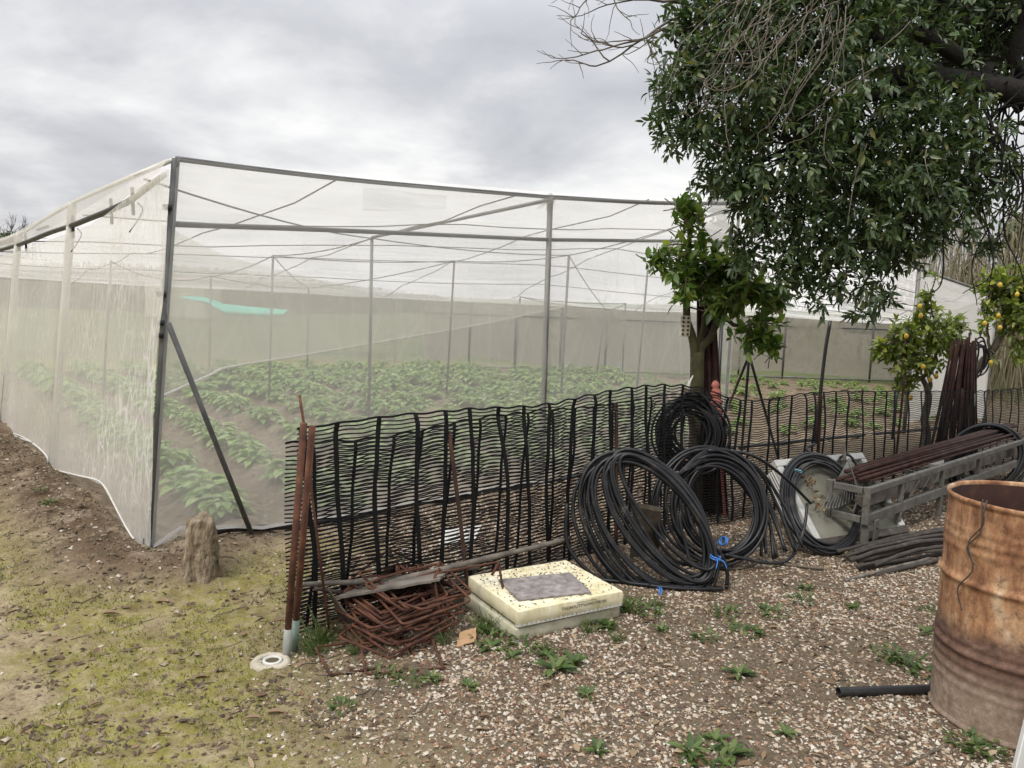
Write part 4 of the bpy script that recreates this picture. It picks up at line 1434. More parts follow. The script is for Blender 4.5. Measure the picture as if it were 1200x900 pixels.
# B: coil behind with strands to the right
LB = []
for i in range(15):
    t = ((i * 4) % 15) / 14
    LB.append(ell(838 + 4 * t + random.gauss(0, 4), 596 + random.gauss(0, 4), 64 - 24 * t + random.gauss(0, 2), 70 - 20 * t + random.gauss(0, 2), rad(random.uniform(-22, 12)), 4.72 + .012 * (i % 5), .4, seed=30 + i))
for i in range(8):
    t = i / 7
    w1_, w2_ = random.uniform(-6, 6), random.uniform(-8, 8)
    LB.append(curve([at(788 + 14 * t, 562 - 10 * t, 4.75), at(832 + w1_ * .5, 527 + 14 * t, 4.85), at(884 - 14 * t + w1_, 545 + 22 * t, 4.9), at(917 - 30 * t + w2_, 592 + 14 * t, 4.86), at(940 - 50 * t + w2_ * .6, 642 + 12 * t + w1_, 4.74 - .04 * t)], 30))
LB.append(curve([at(850, 650, 4.6), at(875, 655, 4.62), at(905, 660, 4.68), at(928, 652, 4.75), at(942, 620, 4.85), at(946, 590, 4.95)], 30))
LB.append(curve([at(800, 590, 4.55), at(797, 610, 4.5), at(804, 640, 4.45), at(810, 665, 4.4)], 20))
LB.append(curve([at(830, 528, 4.83), at(880, 533, 4.95), at(920, 560, 5.1), at(950, 590, 5.2)], 20))
coil('middle black pipe coil leaning on the fence with loose strands trailing right', LB, .0105,
     [(at(848, 634, 4.62), (1, .2, -.5), .035, M_blue)], G(850, 660))
# C: hung in the tree
LC = [ell(810 + random.gauss(0, 4), 508 + random.gauss(0, 4), 40 - 18 * (i / 27) ** 1.4 + random.gauss(0, 2.5), 43 - 18 * (i / 27) ** 1.4 + random.gauss(0, 2.5), random.uniform(-.3, .3), 5.50 + random.uniform(-.06, .06), .1, seed=60 + i) for i in range(28)]
coil('black pipe coil hanging on the forked citrus trunk behind the fence', LC, .0085, [], at(812, 548, 5.5))
# ------------------------------------------------------------------ old window panel with ribbed side
pBL = GG(957, 647); pBL[2] = .02
pTL = at(905, 541, 5.5); pTR = at(1008, 532, 5.95)
pBR = pBL + pTR - pTL
e1 = (pTR - pTL); e1l = np.linalg.norm(e1); e1 /= e1l
e2 = (pTL - pBL); e2l = np.linalg.norm(e2); e2 /= e2l
pn = np.cross(e1, e2); pn /= np.linalg.norm(pn)
pan = thing('window_panel', 'old white framed window panel with a grey green board leaning on the fence', 'window panel', pBL)
Mx = np.stack([e1, e2, pn], 1)
def onp(a_, b_, c_=0): return pBL + e1 * e1l * a_ + e2 * e2l * b_ + pn * c_
mb = MB(); mb.box(onp(.5, .5, -.018), (e1l - .02, e2l - .02, .02), Mx, 0, .002); mb.build('board', M_panel, pan)
mb = MB(); w = .055
mb.box(onp(.5, 1, 0) - e2 * w / 2, (e1l, w, .05), Mx, 0, .004); mb.box(onp(.5, 0, 0) + e2 * w / 2, (e1l, w, .05), Mx, 1, .004)
mb.box(onp(0, .5, 0) + e1 * w / 2, (w, e2l - 2 * w - .004, .05), Mx, 0, .004); mb.box(onp(1, .5, 0) - e1 * w / 2, (w, e2l - 2 * w - .004, .05), Mx, 0, .004)
mb.build('frame', [M_whitefr, M_darkpole], pan)
mb = MB()
for k in range(5):
    mb.box(onp(0, .46, -.036 - .022 * k) + e1 * .02, (.05, e2l * .93, .013), Mx, 0, .003)
    mb.box(onp(0, .46, -.047 - .022 * k) + e1 * .024, (.046, e2l * .91, .0085), Mx, 1, .001)
mb.build('ribbed_side', [M_whitefr, M_darkpole], pan)
# D: coil on the panel
def onpan(px, py, off):
    d = np.array(ray(px, py)); o_ = np.array((0, 0, H)); q_ = pBL + pn * off
    return o_ + d * ((q_ - o_).dot(pn) / d.dot(pn))


LD = []
for i in range(12):
    t = i / 11
    rx_, ry_ = 43 - 7 * t + random.gauss(0, 1.5), 60 - 9 * t + random.gauss(0, 2)
    cx_, cy_ = 962 + 4 * t + random.gauss(0, 2), 591 + random.gauss(0, 2.5); ro_ = rad(-20 + random.gauss(0, 3))
    th_ = np.linspace(0, 2 * math.pi, 46, endpoint=False)
    LD.append(np.array([onpan(cx_ + rx_ * math.cos(a_) * math.cos(ro_) - ry_ * math.sin(a_) * math.sin(ro_), cy_ + rx_ * math.cos(a_) * math.sin(ro_) + ry_ * math.sin(a_) * math.cos(ro_), .042 + .011 * (i % 4)) for a_ in th_]))
LD.append(curve([at(957, 541, 5.75), at(950, 532, 5.8), at(945, 526, 5.85), at(955, 520, 5.9)], 12))
LD.append(curve([at(1008, 552, 5.7), at(996, 534, 5.75), at(985, 536, 5.75), at(984, 545, 5.7)], 14))
coil('black pipe coil resting against the white framed window panel', LD, .0105, [(onpan(934, 552, .06), (.3, .2, .9), .035, M_cyan)], G(975, 650))
# wire rake head
rk = thing('wire_rake', 'old grey wire rake head with fanned tines hung over the window panel', 'rake', at(995, 530, 5.7))
mb = MB()
o_ = onpan(995, 537, .09)
for k in range(13):
    t = k / 12
    e_ = onpan(965 + 45 * t, 592 - 30 * t * t + 8 * t, .12)
    mb.tube(curve([o_, (o_ + e_) / 2 + (0, -.02, .02), e_, e_ + (-.01, -.015, -.03)], 9), .0028, 5)
for f in (.45, .7):
    mb.tube([o_ + (onpan(965 + 45 * t, 592 - 30 * t * t + 8 * t, .12) - o_) * f + (0, -.015, .012) for t in np.linspace(0, 1, 9)], .003, 5)
mb.build('tines', M_wire, rk)
mb = MB(); mb.tube([o_ + (-.03, 0, -.03), o_ + (-.035, .03, .09)], .014, 8); mb.build('handle_stub', M_wood, rk)
# dry leaves caught behind the coil
r_ = np.random.default_rng(12); n_ = 34
q0 = np.array([onpan(940 + 26 * t + r_.normal(0, 4), 550 + 52 * t + r_.normal(0, 5), .05) for t in r_.random(n_)])
mb = MB(); mb.leaves(q0, r_.normal(0, 1, (n_, 3)), r_.normal(0, 1, (n_, 3)), r_.uniform(.03, .07, n_), .012, .4, .5)
tag(mb.build('dead_leaves', M_dead), 'dry brown leaves caught between the pipe coil and the window panel', 'dead leaves', kind='stuff')

# ------------------------------------------------------------------ metal frame with rusty bars
def mframe():
    A = GG(1012, 642); A[2] = 0
    B = np.array((5.3, 7.75, 0)); d = B - A; Lf = np.linalg.norm(d); d /= Lf
    A = A - d * .0
    w = np.array((-d[1], d[0], 0))         # towards the back
    W = .25
    h1, h2 = .20, .40
    o = thing('metal_frame', 'long low frame of dull aluminium bars carrying rusty steel bars beside the barrel', 'metal frame', A)
    P = lambda s, t, z: A + d * s + w * t + np.array((0, 0, z))
    def rail(a, b, ww=.035, hh=.045): 
        MB().beam(a, b, ww, hh, 0, .004).build('rail', M_alu, o)
    rise = .012
    for t in (0, W):
        rail(P(0, t, h2), P(Lf, t, h2 + rise)); rail(P(0, t, h1), P(Lf, t, h1 + rise), .03, .07 if t == 0 else .045)
    for s in (.55, 1.35, 2.2):
        for t in (0, W):
            k = rise * s / Lf
            MB().beam(P(s, t, h1 + k + (.036 if t == 0 else .024)), P(s, t, h2 + k - .024), .032, .03, 0, .003, up=d).build('upright', M_alu, o)
            MB().beam(P(s, t, -.02), P(s, t, h1 + k - (.036 if t == 0 else .024)), .036, .03, 0, .003, up=d).build('leg', M_alu, o)
        MB().beam(P(s, .018, h1 + rise * s / Lf), P(s, W - .018, h1 + rise * s / Lf), .03, .03, 0, .003).build('crossbar', M_alu, o)
    # end gate
    for t in (-.005, W + .005):
        MB().beam(P(-.03, t, h1 - .03), P(-.03, t, h2 + .03), .045, .022, 0, .003, up=d).build('end_post', M_alu, o)
    for z in (h1, h2):
        MB().beam(P(-.03, .025, z), P(-.03, W - .025, z), .03, .045, 0, .003).build('end_bar', M_alu, o)
    # feet of the end
    for t in (0, W):
        MB().beam(P(.0, t, 0), P(.0, t, h1 - .04), .05, .025, 0, .003, up=d).build('leg', M_alu, o)
    MB().beam(P(.0, .03, .02), P(.0, W - .03, .02), .04, .025, 0, .003).build('foot_bar', M_alu, o)
    pl = MB().beam(P(.10, -.03, 0.0), P(.10, -.03, h1 - .01), .065, .012, 0, .003, up=w).build('foot_plate', M_alu, o)
    hb = MB()
    for z in (.06, .13):
        c = P(.10, -.038, z)
        hb.tube([c, c - w * .006], .009, 8)
    hb.build('bolt', M_darkpole, pl)
    # rusty bars lying on top
    r = np.random.default_rng(21)
    for k in range(9):
        t = .05 + (W - .1) * k / 8 + r.normal(0, .01)
        s0 = r.uniform(-.05, .25); s1 = Lf - r.uniform(0, .4); rd_ = r.uniform(.008, .014)
        k0, k1 = rise * s0 / Lf, rise * s1 / Lf
        zz = h2 + .03 + rd_ + (.026 if k % 3 == 1 else 0)
        tag(MB().tube([P(s0, t, zz + k0), P((s0 + s1) / 2, t + r.normal(0, .015), zz + (k0 + k1) / 2 + .004), P(s1, t + r.normal(0, .02), zz + k1)], rd_, 7).build('steel_bar', M_rustdark, loc=P(s0, t, zz)),
            'long rusty steel bar lying lengthwise on top of the aluminium frame', 'steel bar', 'rusty bars on the aluminium frame')
    for k, (t, s0, lift) in enumerate([(W - .075, .22, .078), (W - .04, .1, .080), (W - .005, .35, .076)]):
        tag(MB().tube([P(s0, t, h2 + lift), P(Lf * .6, t, h2 + rise * .6 + lift + .01), P(Lf, t, h2 + rise + lift + .02)], .017, 8).build('steel_bar', M_rustdark, loc=P(s0, t, h2)),
            'rusty steel bar in the upper layer along the back of the aluminium frame', 'steel bar', 'upper rusty bars on the aluminium frame')
    # timber inside the frame
    tag(MB().beam(P(.18, .13, h1 + .07), P(Lf * .93, .13, h1 + rise * .93 + .07), .08, .075, 0, .004).build('timber_beam', M_wood, loc=P(.15, .13, h1)), 'square weathered timber lying inside the aluminium frame', 'timber')
    tag(MB().beam(P(.4, .24, h1 + .055), P(Lf * .9, .25, h1 + rise * .9 + .06), .06, .045, 0, .004).build('timber_beam', M_darkpole, loc=P(.4, .24, h1)), 'thin dark timber behind the square one inside the aluminium frame', 'timber')
    # thin wires hanging over the frame
    for k in range(4):
        s = .55 + .2 * k
        q = P(s, -.03, h2 + .03)
        tag(MB().tube(curve([q + w * .25 + (0, 0, .02), q + (0, 0, .01), q + d * .04 - (0, 0, .06), q - d * .12 - (0, 0, .16)], 14), .0018, 4).build('wire', M_wire, loc=q), 'thin grey wire strand hanging over the front rail of the aluminium frame', 'wire', 'wire strands on the aluminium frame')
    # pale bent twig stuck in the end
    q = P(.05, .12, h1)
    tag(MB().tube(curve([q, q + (.03, .0, .14), q + (.0, .02, .26), q + (-.05, .03, .38)], 14), np.linspace(.008, .004, 13), 6).build('dry_twig', M_twig, loc=q), 'pale crooked twig poking up from the end of the aluminium frame', 'twig')
    r = np.random.default_rng(31); mbq = MB()
    for k in range(40):
        s = r.uniform(.0, .35); q = P(s, r.uniform(.04, W - .04), r.uniform(.02, .32)); v = r.normal(0, 1, 3); v[2] *= .6; v /= np.linalg.norm(v)
        mbq.tube([q, q + v * r.uniform(.05, .16)], .003, 4)
    tag(mbq.build('brushwood', M_twig), 'tangle of dry brushwood under the end of the aluminium frame', 'brushwood', kind='stuff')


mframe()
# dark sticks in front of the frame
r_ = np.random.default_rng(41)
for k in range(13):
    t = k / 12
    x0 = 966 + 40 * r_.random() + 25 * t; y0 = 652 + 24 * t
    row = k % 3
    p0 = GG(x0, y0); p1 = GG(1100 + 40 * r_.random(), 622 + 32 * t)
    p0[2] += .02 + .022 * row; p1[2] += .02 + .024 * row
    mid = (p0 + p1) / 2 + (0, 0, r_.uniform(0, .03))
    pole('dark_stick', 'long dark weathered stick in the bundle on gravel below the aluminium frame', [p0, mid, p1], r_.uniform(.010, .017), r_.uniform(.011, .016), M_darkpole, 'stick', 14, 'dark sticks bundled below the frame', .012, k)
p0, p1 = GG(990, 682), GG(1088, 657)
pole('pale_stick', 'pale grey stick in front of the dark stick bundle', [p0 + (0, 0, .012), (p0 + p1) / 2 + (0, 0, .013), p1 + (0, 0, .012)], .009, .012, M_wood, 'stick', seed=55)
# crooked dry branch on gravel
q = [GG(842, 668), GG(868, 668), GG(893, 661), GG(920, 664), GG(965, 669)]
pole('dry_branch', 'crooked brown branch lying on gravel in front of the pipe coils', [x + (0, 0, .012) for x in q], .007, .008, M_bark, 'branch', 24, seed=61)
# E: coil behind the frame
LE = [ell(1152 + random.gauss(0, 2) + 2 * i, 536 + random.gauss(0, 1.5), 45 - 1.5 * i, 38 + random.gauss(0, 2) - i, rad(-38), 7.35 + .02 * i, .35, seed=120 + i) for i in range(8)]
coil('small black pipe coil propped up behind the aluminium frame near the barrel', LE, .017, [], G(1150, 560))
# pale wooden box
q = G(1094, 562)
pb = thing('wooden_box', 'small pale slatted wooden box behind the fence at the foot of the rusty rods', 'box', q)
mb = MB()
for k in range(5):
    mb.box(q + np.array((-.14 + .07 * k, 0, .17)), (.06, .26, .014), None, 0, .003)
mb.box(q + np.array((0, -.12, .155)), (.36, .02, .016), None, 0, .002)
mb.build('slatted_top', M_pallet, pb)
mb = MB(); mb.box(q + np.array((0, -.10, .07)), (.34, .016, .13), None, 0, .003); mb.box(q + np.array((0, .10, .07)), (.34, .016, .13), None, 0, .003)
mb.box(q + np.array((-.162, 0, .07)), (.016, .18, .13), None, 0, .003); mb.box(q + np.array((.162, 0, .07)), (.016, .18, .13), None, 0, .003)
mb.build('side_boards', M_wood, pb)

# ------------------------------------------------------------------ barrel
def barrel_mat():
    m, t, out = nt_new('rusted_barrel_paint')
    p = t.nodes.new('ShaderNodeBsdfPrincipled')
    c = coords(t); cs_ = coords(t, 'Object', (1, 1, .35))
    sx = N(t, 'ShaderNodeSeparateXYZ'); t.links.new(c, sx.inputs[0])
    n1 = noise(t, cs_, 9, 8, .72); n2 = noise(t, c, 28, 6, .7); n3 = noise(t, c, 3.2, 4, .6)
    up = ramp(t, n1, [(.30, (.085, .038, .021)), (.41, (.215, .098, .045)), (.51, (.345, .188, .096)), (.59, (.45, .30, .175)), (.70, (.53, .45, .345))])
    up = mixc(t, .8, up, ramp(t, n2, [(.32, (.34, .28, .25)), (.46, (.9, .88, .86)), (.7, (1.3, 1.26, 1.2))]), 'MULTIPLY')
    dk = ramp(t, n2, [(.3, (.055, .028, .018)), (.55, (.125, .068, .045)), (.75, (.20, .125, .088))])
    du = ramp(t, n2, [(.3, (.16, .105, .07)), (.55, (.27, .20, .145)), (.75, (.38, .31, .24))])
    zj = math_(t, 'ADD', sx.outputs[2], math_(t, 'MULTIPLY', math_(t, 'SUBTRACT', n3, .5), .10))
    zj = math_(t, 'ADD', zj, math_(t, 'MULTIPLY', math_(t, 'SUBTRACT', n2, .5), .05))
    f1 = ramp(t, zj, [(.36, (1, 1, 1)), (.44, (0, 0, 0))])
    f2 = ramp(t, zj, [(.15, (1, 1, 1)), (.27, (0, 0, 0))])
    col = mixc(t, f1, up, dk); col = mixc(t, f2, col, du)
    # dark vertical streaks
    ns_ = noise(t, coords(t, 'Object', (9, 9, .7)), 2.2, 4, .6)
    col = mixc(t, ramp(t, ns_, [(.57, (0, 0, 0)), (.75, (.7,) * 3)]), col, (.13, .055, .025))
    t.links.new(col, p.inputs['Base Color']); p.inputs['Roughness'].default_value = .82
    t.links.new(bump(t, math_(t, 'ADD', n2, n1), .7, .006), p.inputs['Normal'])
    t.links.new(p.outputs[0], out.inputs[0])
    return m


def barrel():
    c = np.array((2.075, 2.99, 0)); Rr = .30; Hh = .90
    o = thing('oil_barrel', 'large rusty open topped steel barrel standing on gravel at the right edge', 'barrel', c)
    prof = [(Rr - .02, .006), (Rr + .004, .0), (Rr + .006, .016), (Rr - .003, .024)]
    z = .03
    def rib(zc, amp, wd): return lambda zz: amp * math.exp(-((zz - zc) / wd) ** 2)
    ribs = [rib(.575, .013, .013), rib(.30, .012, .013), rib(.34, .004, .012), rib(.255, .005, .012), rib(.21, .005, .012), rib(.165, .004, .012), rib(.70, .004, .014), rib(.74, .004, .012), rib(.78, .003, .012)]
    while z < .878:
        prof.append((Rr - .002 + sum(f(z) for f in ribs), z)); z += .006
    prof += [(Rr + .003, .882), (Rr + .007, .890), (Rr + .007, .898), (Rr, .902), (Rr - .007, .896), (Rr - .007, .885)]
    ins_ = [(Rr - .008, .8), (Rr - .008, .3), (Rr - .008, .03), (.02, .028)]
    mb = MB(); mb.lathe(prof, c, 96)
    dentf = lambda th, z: .011 * fbm(np.cos(th) * 2 + z, np.sin(th) * 2 + z * 3, 3, 15)
    def push(V, extra=0):
        th = np.arctan2(V[:, 1] - c[1], V[:, 0] - c[0]); rr_ = np.hypot(V[:, 1] - c[1], V[:, 0] - c[0])
        dent = dentf(th, V[:, 2]) * (rr_ > Rr * .6) - extra
        V[:, 0] += np.cos(th) * dent; V[:, 1] += np.sin(th) * dent
    push(mb.v[0])
    mb.build('shell', barrel_mat(), o)
    mb = MB(); mb.lathe([(Rr - .007, .886), (Rr - .010, .86)] + [(Rr - .012, z_) for z_ in np.arange(.8, .05, -.05)] + [(Rr - .012, .03), (.02, .028)], c, 96); push(mb.v[0], .004); mb.build('inner_wall', M_rustdark, o)
    # wire twisted over the rim
    tw = rad(-158)
    out_ = np.array((math.cos(tw), math.sin(tw), 0)); tg = np.array((-out_[1], out_[0], 0))
    path = [c + out_ * (Rr - .02) + (0, 0, .86), c + out_ * (Rr) + (0, 0, .912)]
    zs = np.linspace(.88, .47, 16)
    for k, zz in enumerate(zs):
        path.append(c + out_ * (Rr + .017) + tg * (.02 * math.sin(k * .9) - .0035 * k + .01) + (0, 0, zz))
    w_ = MB(); w_.tube(curve(path, 80), .0028, 6)
    path2 = [x + tg * (.012 * math.sin(i * 1.3) + .004) for i, x in enumerate(path[:11])]
    w_.tube(curve(path2, 50), .0026, 6)
    tag(w_.build('wire', M_darkpole, loc=c + out_ * Rr + (0, 0, .9)), 'twisted dark wire hooked over the rim of the rusty barrel', 'wire')


barrel()
# black pipe offcut
a = GG(982, 816); b = GG(1100, 813)
a[2] = gz1(a) + .022; b[2] = gz1(b) + .022
mb = MB(); nn = 90
t = np.linspace(0, 1, nn)[:, None]; P = a + (b - a) * t
rdp = .0195 + .0004 * np.sign(np.sin(np.linspace(0, 60 * math.pi, nn)))
mb.tube(P, rdp, 14, cap=False)
dv = (b - a) / np.linalg.norm(b - a)
mb.tube([a + dv * .05, a + dv * .0005], [.016, .0195], 14, cap=False)
tag(mb.build('pipe_offcut', M_blackpl, loc=a), 'short ribbed black pipe lying on gravel left of the barrel', 'pipe')
# pale board at the frame edge
q0 = GG(1186, 905); q1 = at(1212, 800, q0[1] + .12)
mb = MB(); mb.beam(q0 + (.03, 0, 0), q1 + (.03, 0, 0), .06, .022, 0, .003, up=(0, 1, 0))
tag(mb.build('pale_board', M_whitefr, loc=q0), 'pale grey board leaning in front of the barrel at the bottom right', 'board')
# dark root/stick by barrel
q = [GG(1062, 898), GG(1090, 885), GG(1122, 868)]
pole('dry_branch', 'thin dark branch on the ground at the foot of the barrel', [x + (0, 0, .006) for x in q], .004, .007, M_bark, 'branch', 14, seed=71)
q = [GG(28, 880), GG(42, 883), GG(60, 902)]
pole('dry_branch', 'thin pale bent twig on moss in the bottom left corner', [x + (0, 0, .005) for x in q], .003, .004, M_twig, 'twig', 14, seed=72)

# ------------------------------------------------------------------ trees
def rnd_dir(r, n):
    v = r.normal(0, 1, (n, 3)); return v / np.linalg.norm(v, axis=1)[:, None]


def crown(blobs, ntw, nleaf, L, Wr, seed, droop=.5, spread=.09, shell=.35):
    """leafy shoots spread through a set of ellipsoids: returns (leaf mesh, twig mesh, tips)"""
    r = np.random.default_rng(seed)
    blobs = np.array(blobs, float)
    vol = blobs[:, 3] ** 2
    idx = r.choice(len(blobs), ntw, p=vol / vol.sum())
    B = blobs[idx]
    d = rnd_dir(r, ntw); rr_ = (shell + (1 - shell) * r.random(ntw)) ** .7
    rr_ = np.where(r.random(ntw) < .12, rr_ * r.uniform(1.0, 1.22, ntw), rr_)
    tip = B[:, :3] + d * (B[:, 3] * rr_)[:, None] * np.array((1, 1, 1.0))
    ax = d * .8 + r.normal(0, .45, (ntw, 3)) + np.array((0, 0, -droop))
    ax /= np.linalg.norm(ax, axis=1)[:, None]
    lm = MB(); tm = MB()
    n = ntw * nleaf
    t = np.tile(np.linspace(0, 1, nleaf), ntw); ti = np.repeat(np.arange(ntw), nleaf)
    pos = tip[ti] - ax[ti] * ((1 - t) * spread * 1.6)[:, None] + r.normal(0, .006, (n, 3))
    ph = np.tile(np.arange(nleaf) * 2.4, ntw) + r.normal(0, .4, n) + np.repeat(r.uniform(0, 6.28, ntw), nleaf)
    ref = np.where(np.abs(ax[:, 2:3]) < .9, np.array((0, 0, 1.0)), np.array((1.0, 0, 0)))
    s1 = np.cross(ax, ref); s1 /= np.linalg.norm(s1, axis=1)[:, None]; s2 = np.cross(ax, s1)
    op = .35 + .75 * (1 - t)
    dv = ax[ti] * (1 - .55 * op)[:, None] + (s1[ti] * np.cos(ph)[:, None] + s2[ti] * np.sin(ph)[:, None]) * op[:, None] + np.array((0, 0, -.18 * droop * 2))
    LL = L * r.uniform(.65, 1.2, n) * (.65 + .35 * (1 - np.abs(t - .5)))
    nr = ax[ti] * .6 + np.array((0, 0, .8)) + r.normal(0, .25, (n, 3))
    lm.leaves(pos, dv, nr, LL, LL * Wr, r.uniform(.0, .3, n), .25)
    step = max(1, ntw // 700)
    for i in range(0, ntw, step):
        tm.tube([tip[i] - ax[i] * spread * 1.9 - d[i] * .06, tip[i] - ax[i] * spread * .9, tip[i]], [.004, .003, .002], 4, cap=False)
    return lm, tm, tip


def branch(mb, a, b, r0, r1, wob, seed, n=14, sag=0):
    r = np.random.default_rng(seed)
    a = np.asarray(a, float); b = np.asarray(b, float)
    t = np.linspace(0, 1, n)[:, None]
    P = a + (b - a) * t
    w = np.stack([fbm(np.linspace(0, 3, n), np.full(n, seed * 1.3 + k * 7), 3, 3) for k in range(3)], -1)
    P = P + w * wob * np.sin(np.pi * t) + np.array((0, 0, -sag)) * (t ** 2)
    mb.tube(P, np.linspace(r0, r1, n), 8)
    return P


# --- big evergreen over the right
def big_tree():
    base = np.array((5.6, 5.6, 0))
    o = thing('evergreen_tree', 'large dark glossy evergreen tree overhanging from the upper right with dry twigs', 'tree', base)
    tr = MB()
    fork = base + (-.15, .0, 3.05)
    branch(tr, base + (0, 0, -.1), fork, .26, .20, .2, 3)
    limbs = []
    limbs.append(branch(tr, fork, at(1050, 88, 5.3), .125, .07, .2, 5, 18))
    limbs.append(branch(tr, at(1130, 70, 5.45), at(985, 20, 5.2), .06, .02, .2, 6, 14))
    limbs.append(branch(tr, at(1100, 82, 5.42), at(930, 170, 5.0), .045, .015, .25, 7, 14))
    limbs.append(branch(tr, at(1010, 40, 5.2), at(830, 60, 4.9), .03, .01, .2, 8, 14))
    limbs.append(branch(tr, at(1160, 75, 5.5), at(1060, 250, 5.3), .035, .012, .2, 9, 14))
    limbs.append(branch(tr, fork, at(1150, -60, 5.6), .13, .06, .2, 10, 14))
    limbs.append(branch(tr, at(1150, -60, 5.6), at(960, -120, 5.2), .06, .02, .2, 12, 14))
    limbs.append(branch(tr, at(1200, 10, 5.6), at(1195, 130, 5.5), .06, .03, .15, 13, 12))
    limbs.append(branch(tr, fork, base + (.8, .6, 4.6), .12, .04, .2, 14, 12))
    tr.build('trunk', M_darkbark, o)
    bl_ = []
    for (px, py, rp, Y) in [(850, 110, 78, 4.9), (800, 165, 32, 4.9), (835, 50, 70, 5.1), (930, 50, 110, 5.2), (920, 175, 100, 4.9), (1000, 110, 130, 5.3), (1035, 235, 95, 5.2), (945, 275, 62, 5.0),
                            (1090, 30, 100, 6.2), (1110, 190, 75, 5.4), (995, 325, 46, 5.0), (1030, 345, 32, 5.1), (925, 320, 36, 5.0), (1150, 30, 70, 6.4), (885, 235, 52, 5.0), (1060, 180, 85, 5.2),
                            (795, 105, 40, 5.0), (775, 150, 26, 4.9), (870, 300, 26, 5.1), (1060, 290, 40, 5.2), (1120, 255, 42, 5.4), (1165, 215, 36, 5.5), (960, 350, 25, 5.0), (1010, 370, 20, 5.05),
                            (900, -60, 120, 5.3), (1040, -80, 150, 5.6), (1180, -60, 150, 6.0), (790, 20, 26, 5.1), (1180, 100, 24, 5.6), (1160, 290, 18, 5.5), (860, 195, 50, 4.9), (985, 250, 80, 5.1)]:
        c = at(px, py, Y); bl_.append((*c, rp * Y / 910))
    lm, tm, tip = crown(bl_, 5200, 9, .074, .205, 5, .26, .07, .35)
    lm.build('crown', M_leaf_big, o)
    r = np.random.default_rng(77)
    allp = np.concatenate(limbs)
    for i in range(0, len(tip), 14):
        q = allp[np.argmin(np.linalg.norm(allp - tip[i], axis=1))]
        tm.tube(curve([q, (q + tip[i]) / 2 + r.normal(0, .07, 3), tip[i]], 8), np.linspace(.010, .003, 9), 5, cap=False)
    tm.build('twigs', M_darkbark, o)
    # hanging dry twigs
    dm = MB()
    for k in range(46):
        sx_, sy_ = r.uniform(860, 1010), r.uniform(-40, 40)
        ex_, ey_ = sx_ - r.uniform(15, 120), sy_ + r.uniform(50, 150)
        Y = r.uniform(4.35, 4.75)
        a = at(sx_, sy_, Y + .15); b = at(ex_, ey_, Y - .1); c = (a + b) / 2 + np.array((r.uniform(-.16, .12), 0, r.uniform(-.16, .02))) + r.normal(0, .05, 3)
        pts = [a, c, b]
        if r.random() < .4: pts.append(b + np.array((-r.uniform(.05, .2), 0, r.uniform(-.03, .07))))
        P = curve(pts, 24) + .014 * r.normal(0, .4, 3)
        P = P + .07 * np.stack([fbm(np.linspace(0, 4, len(P)), np.full(len(P), k + j * 50.), 3, 8) for j in range(3)], -1)
        dm.tube(P, np.linspace(.0034, .0011, len(P)), 5)
    for k in range(12):
        sx_, sy_ = r.uniform(960, 1100), r.uniform(0, 180)
        a = at(sx_, sy_, 4.6); b = at(sx_ + r.uniform(-70, 50), sy_ + r.uniform(30, 120), 4.5)
        dm.tube(curve([a, (a + b) / 2 + r.normal(0, .05, 3), b], 16), np.linspace(.0036, .0016, 17), 5)
    dm.build('dry_twigs', M_twig, o)['kind'] = 'stuff'
    # bare branch in the sky
    bm = MB()
    def rec(p, d, L, rad_, lev, seed):
        rr_ = np.random.default_rng(seed)
        n = 7; pts = [p]
        q = p.copy(); dd = d.copy()
        for i in range(n):
            dd = dd + rr_.normal(0, .16, 3) * np.array((1, .5, 1)) + np.array((0, 0, .03)); dd /= np.linalg.norm(dd)
            q = q + dd * L / n; pts.append(q.copy())
        bm.tube(pts, np.linspace(rad_, rad_ * .5, n + 1), 5)
        if lev == 0: return
        for i in (2, 3, 4, 6, 7):
            if rr_.random() < .85:
                d2 = dd + rr_.normal(0, .7, 3) * np.array((1, .4, 1)); d2 /= np.linalg.norm(d2)
                rec(pts[i], d2, L * rr_.uniform(.4, .65), rad_ * .55, lev - 1, seed * 7 + i)
    for k, (x0, y0, x1, y1) in enumerate([(800, 18, 690, 66), (795, 0, 675, 20), (790, 30, 705, 70), (800, -15, 700, -10)]):
        a = at(x0, y0, 5.0); b = at(x1, y1, 5.0); rec(a, (b - a) / np.linalg.norm(b - a), np.linalg.norm(b - a), .009, 2, 40 + k)
    bm.build('bare_branch', M_bark, o)
    # dark vine tangle on the right
    vm = MB()
    for k in range(55):
        a = at(r.uniform(1120, 1215), r.uniform(60, 200), r.uniform(5.2, 5.8)); b = a + np.array((r.normal(0, .15), r.normal(0, .1), -r.uniform(.3, 1.1)))
        P = curve([a, a * .6 + b * .4 + r.normal(0, .1, 3), a * .3 + b * .7 + r.normal(0, .1, 3), b], 24)
        vm.tube(P, np.linspace(.009, .003, len(P)), 5)
    vm.build('vine_stems', M_darkbark, o)


big_tree()


